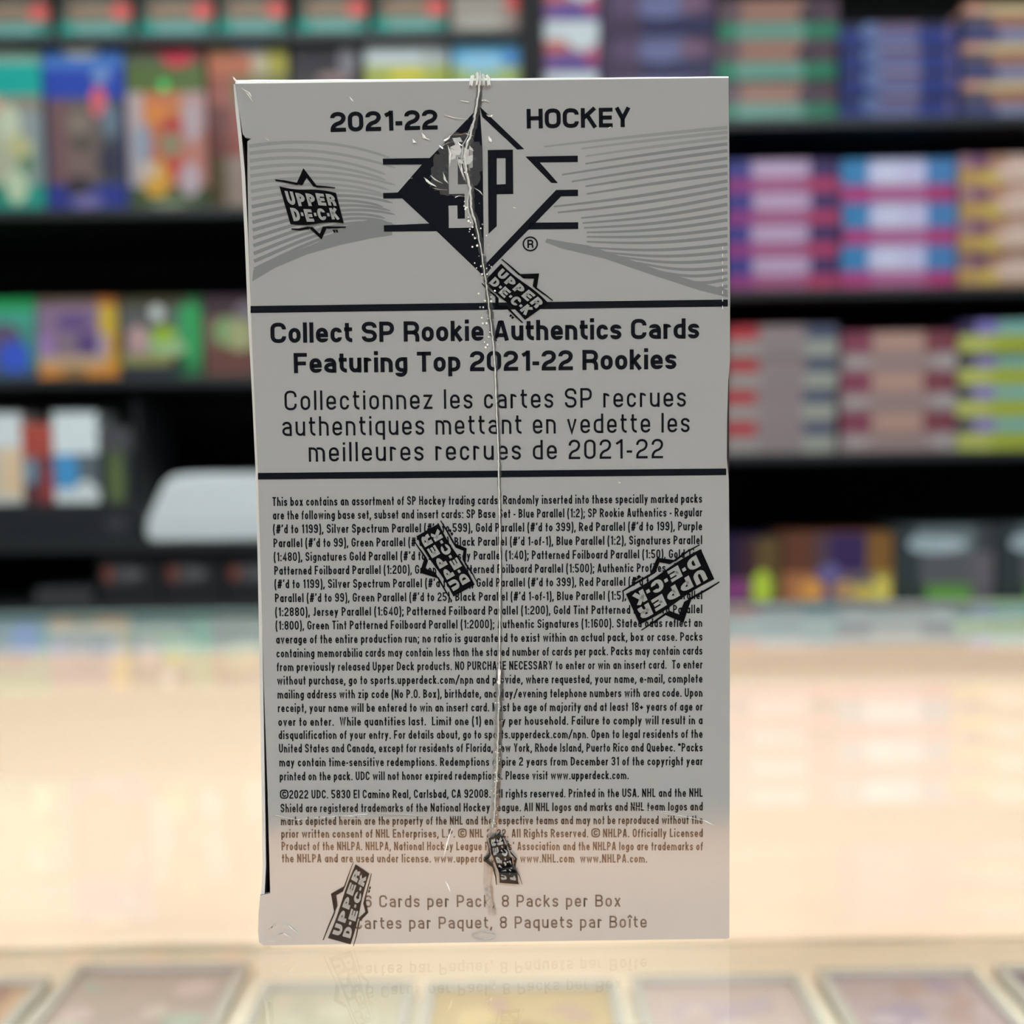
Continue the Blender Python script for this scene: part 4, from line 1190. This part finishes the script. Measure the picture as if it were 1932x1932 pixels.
for k in range(64):
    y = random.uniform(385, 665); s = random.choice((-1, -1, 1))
    bubble(sx_at(y) + s * random.uniform(4, 17), y, random.uniform(0.9, 2.3), sparkle_white if k % 3 else None)
for k in range(46):
    y = random.uniform(1285, 1560)
    bubble(sx_at(y) + random.uniform(-8, 8), y, random.uniform(0.7, 1.5), sparkle_white if k % 3 else None)
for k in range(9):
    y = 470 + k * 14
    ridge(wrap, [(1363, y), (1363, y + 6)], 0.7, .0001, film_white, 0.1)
wrap_o = wrap.build('shrink_wrap', BOX, fixn=False)
wrap_o['label'] = 'clear film with a whitened crinkled seam down the middle'

# printed marks on the film (each: corners of its black field in reading order, top left, top right, bottom right, bottom left)
font('mark', 0.25, 0.7, 0.66, 0.5, 1, .3, .3, 3, 0.1, 0.3)
MARKS = [
    ((527.5, 356.8), (634.2, 369.4), (649, 426.5), (548.4, 428), 'on the left of the emblem, upright', 1),
    ((945.5, 502.5), (1034.7, 577), (990.4, 608.8), (914, 536), 'tilted, crossing the upper black bar', 1),
    ((855.7, 1130.3), (785.8, 1016.6), (827.8, 992.4), (895.8, 1107.9), 'turned on its side over the fine print', 1),
    ((1347.5, 1097.2), (1206.7, 1183), (1180.7, 1125.4), (1322, 1040.7), 'upside down at the right end of the fine print', 1),
    ((943, 1667), (922, 1583), (946, 1575), (980, 1669), 'crumpled in the seam below the fine print', 0),
    ((618.9, 1773.7), (671, 1634.9), (697.1, 1652.6), (661.7, 1785.8), 'stretched upright beside the contents lines', 1),
]
YM, YM2 = -0.00012, -0.00014
for mi, (tl_, tr_, br_, bl_, lab, full) in enumerate(MARKS):
    b = MB()

    def Q(u, v):
        top = (tl_[0] + (tr_[0] - tl_[0]) * u, tl_[1] + (tr_[1] - tl_[1]) * u)
        bot = (bl_[0] + (br_[0] - bl_[0]) * u, bl_[1] + (br_[1] - bl_[1]) * u)
        x, y = top[0] + (bot[0] - top[0]) * v, top[1] + (bot[1] - top[1]) * v
        return F(x, y)
    yb = -0.00062 if mi == 4 else YM
    yb2 = yb - 0.00002
    wav = lambda u: 0.035 * sin(2 * pi * u)
    N_ = 14
    for i in range(N_):
        u0, u1 = i / N_, (i + 1) / N_
        polyface(b, [Q(u0, 0 + wav(u0)), Q(u1, 0 + wav(u1)), Q(u1, 1 + wav(u1)), Q(u0, 1 + wav(u0))], yb, mark_ink)
    e = 0.012
    # bars and the two star points
    def strip(pts, half):
        for i in range(len(pts) - 1):
            (u0, v0), (u1, v1) = pts[i], pts[i + 1]
            h0, h1 = half[i], half[i + 1]
            polyface(b, [Q(u0, v0 - h0), Q(u1, v1 - h1), Q(u1, v1 + h1), Q(u0, v0 + h0)], yb, mark_ink)
    strip([(-.04, -.155), (.12, -.155), (.345, -.13)], [.018, .03, .035])
    strip([(.67, -.13), (.86, -.16), (1.01, -.17)], [.035, .025, .015])
    strip([(-.01, 1.13), (.14, 1.15), (.33, 1.11)], [.014, .025, .035])
    strip([(.66, 1.12), (.85, 1.13), (1.02, 1.125)], [.035, .03, .02])
    polyface(b, [Q(.32, -.12), Q(.53, -.64), Q(.54, -.36), Q(.425, -.11)], yb, mark_ink)
    polyface(b, [Q(.53, -.64), Q(.70, -.11), Q(.62, -.11), Q(.54, -.36)], yb, mark_ink)
    polyface(b, [Q(.31, 1.09), Q(.395, 1.09), Q(.495, 1.30), Q(.50, 1.46)], yb, mark_ink)
    polyface(b, [Q(.50, 1.46), Q(.495, 1.30), Q(.59, 1.09), Q(.68, 1.09)], yb, mark_ink)
    for (u, v) in ((.78, 1.24), (.83, 1.24)):
        polyface(b, [Q(u - .025, v - .04), Q(u + .02, v - .04), Q(u + .02, v + .05), Q(u - .01, v + .05)], yb, mark_ink)
    # light lettering knocked out of the field
    fm = FONTS['mark']

    def put(text, u0, u1, v0, v1):
        n = len(text)
        wts = [0.35 if ch == '\u00b7' else 1.0 for ch in text]
        tot = sum(wts); pen = u0
        for ch, wt in zip(text, wts):
            cw = (u1 - u0) * wt / tot
            if ch == '\u00b7':
                polyface(b, [Q(pen + cw * .2, (v0 + v1) / 2 - .05), Q(pen + cw * .9, (v0 + v1) / 2 - .05), Q(pen + cw * .9, (v0 + v1) / 2 + .05), Q(pen + cw * .2, (v0 + v1) / 2 + .05)], yb2, mark_gap)
            else:
                w, st = fm['G'][ch]
                for closed, pts in st:
                    pp = rounded(pts, closed, fm['rx'], fm['ry'], fm['seg'])
                    add_ribbon(b, pp, closed, fm['t'] / 2, yb2, mark_gap, lambda p: Q(pen + cw * (.1 + .8 * p[0] / w), v1 + wav(pen) - (v1 - v0) * p[1]))
            pen += cw
    put('UPPER', .05, .97, .10, .47)
    put('D\u00b7E\u00b7C\u00b7K', .06, .96, .55, .91)
    if mi == 4:   # crumple this one with the film
        for i, v in enumerate(b.v):
            d = noise.noise(Vector((v[0] * 900, v[2] * 900, 3.1))) * 0.00018
            b.v[i] = (v[0] + d * 1.5, v[1] - abs(d), v[2] + d)
    o = finish(b, 'printed_mark', wrap_o, 'black star shaped mark on the film, ' + lab)
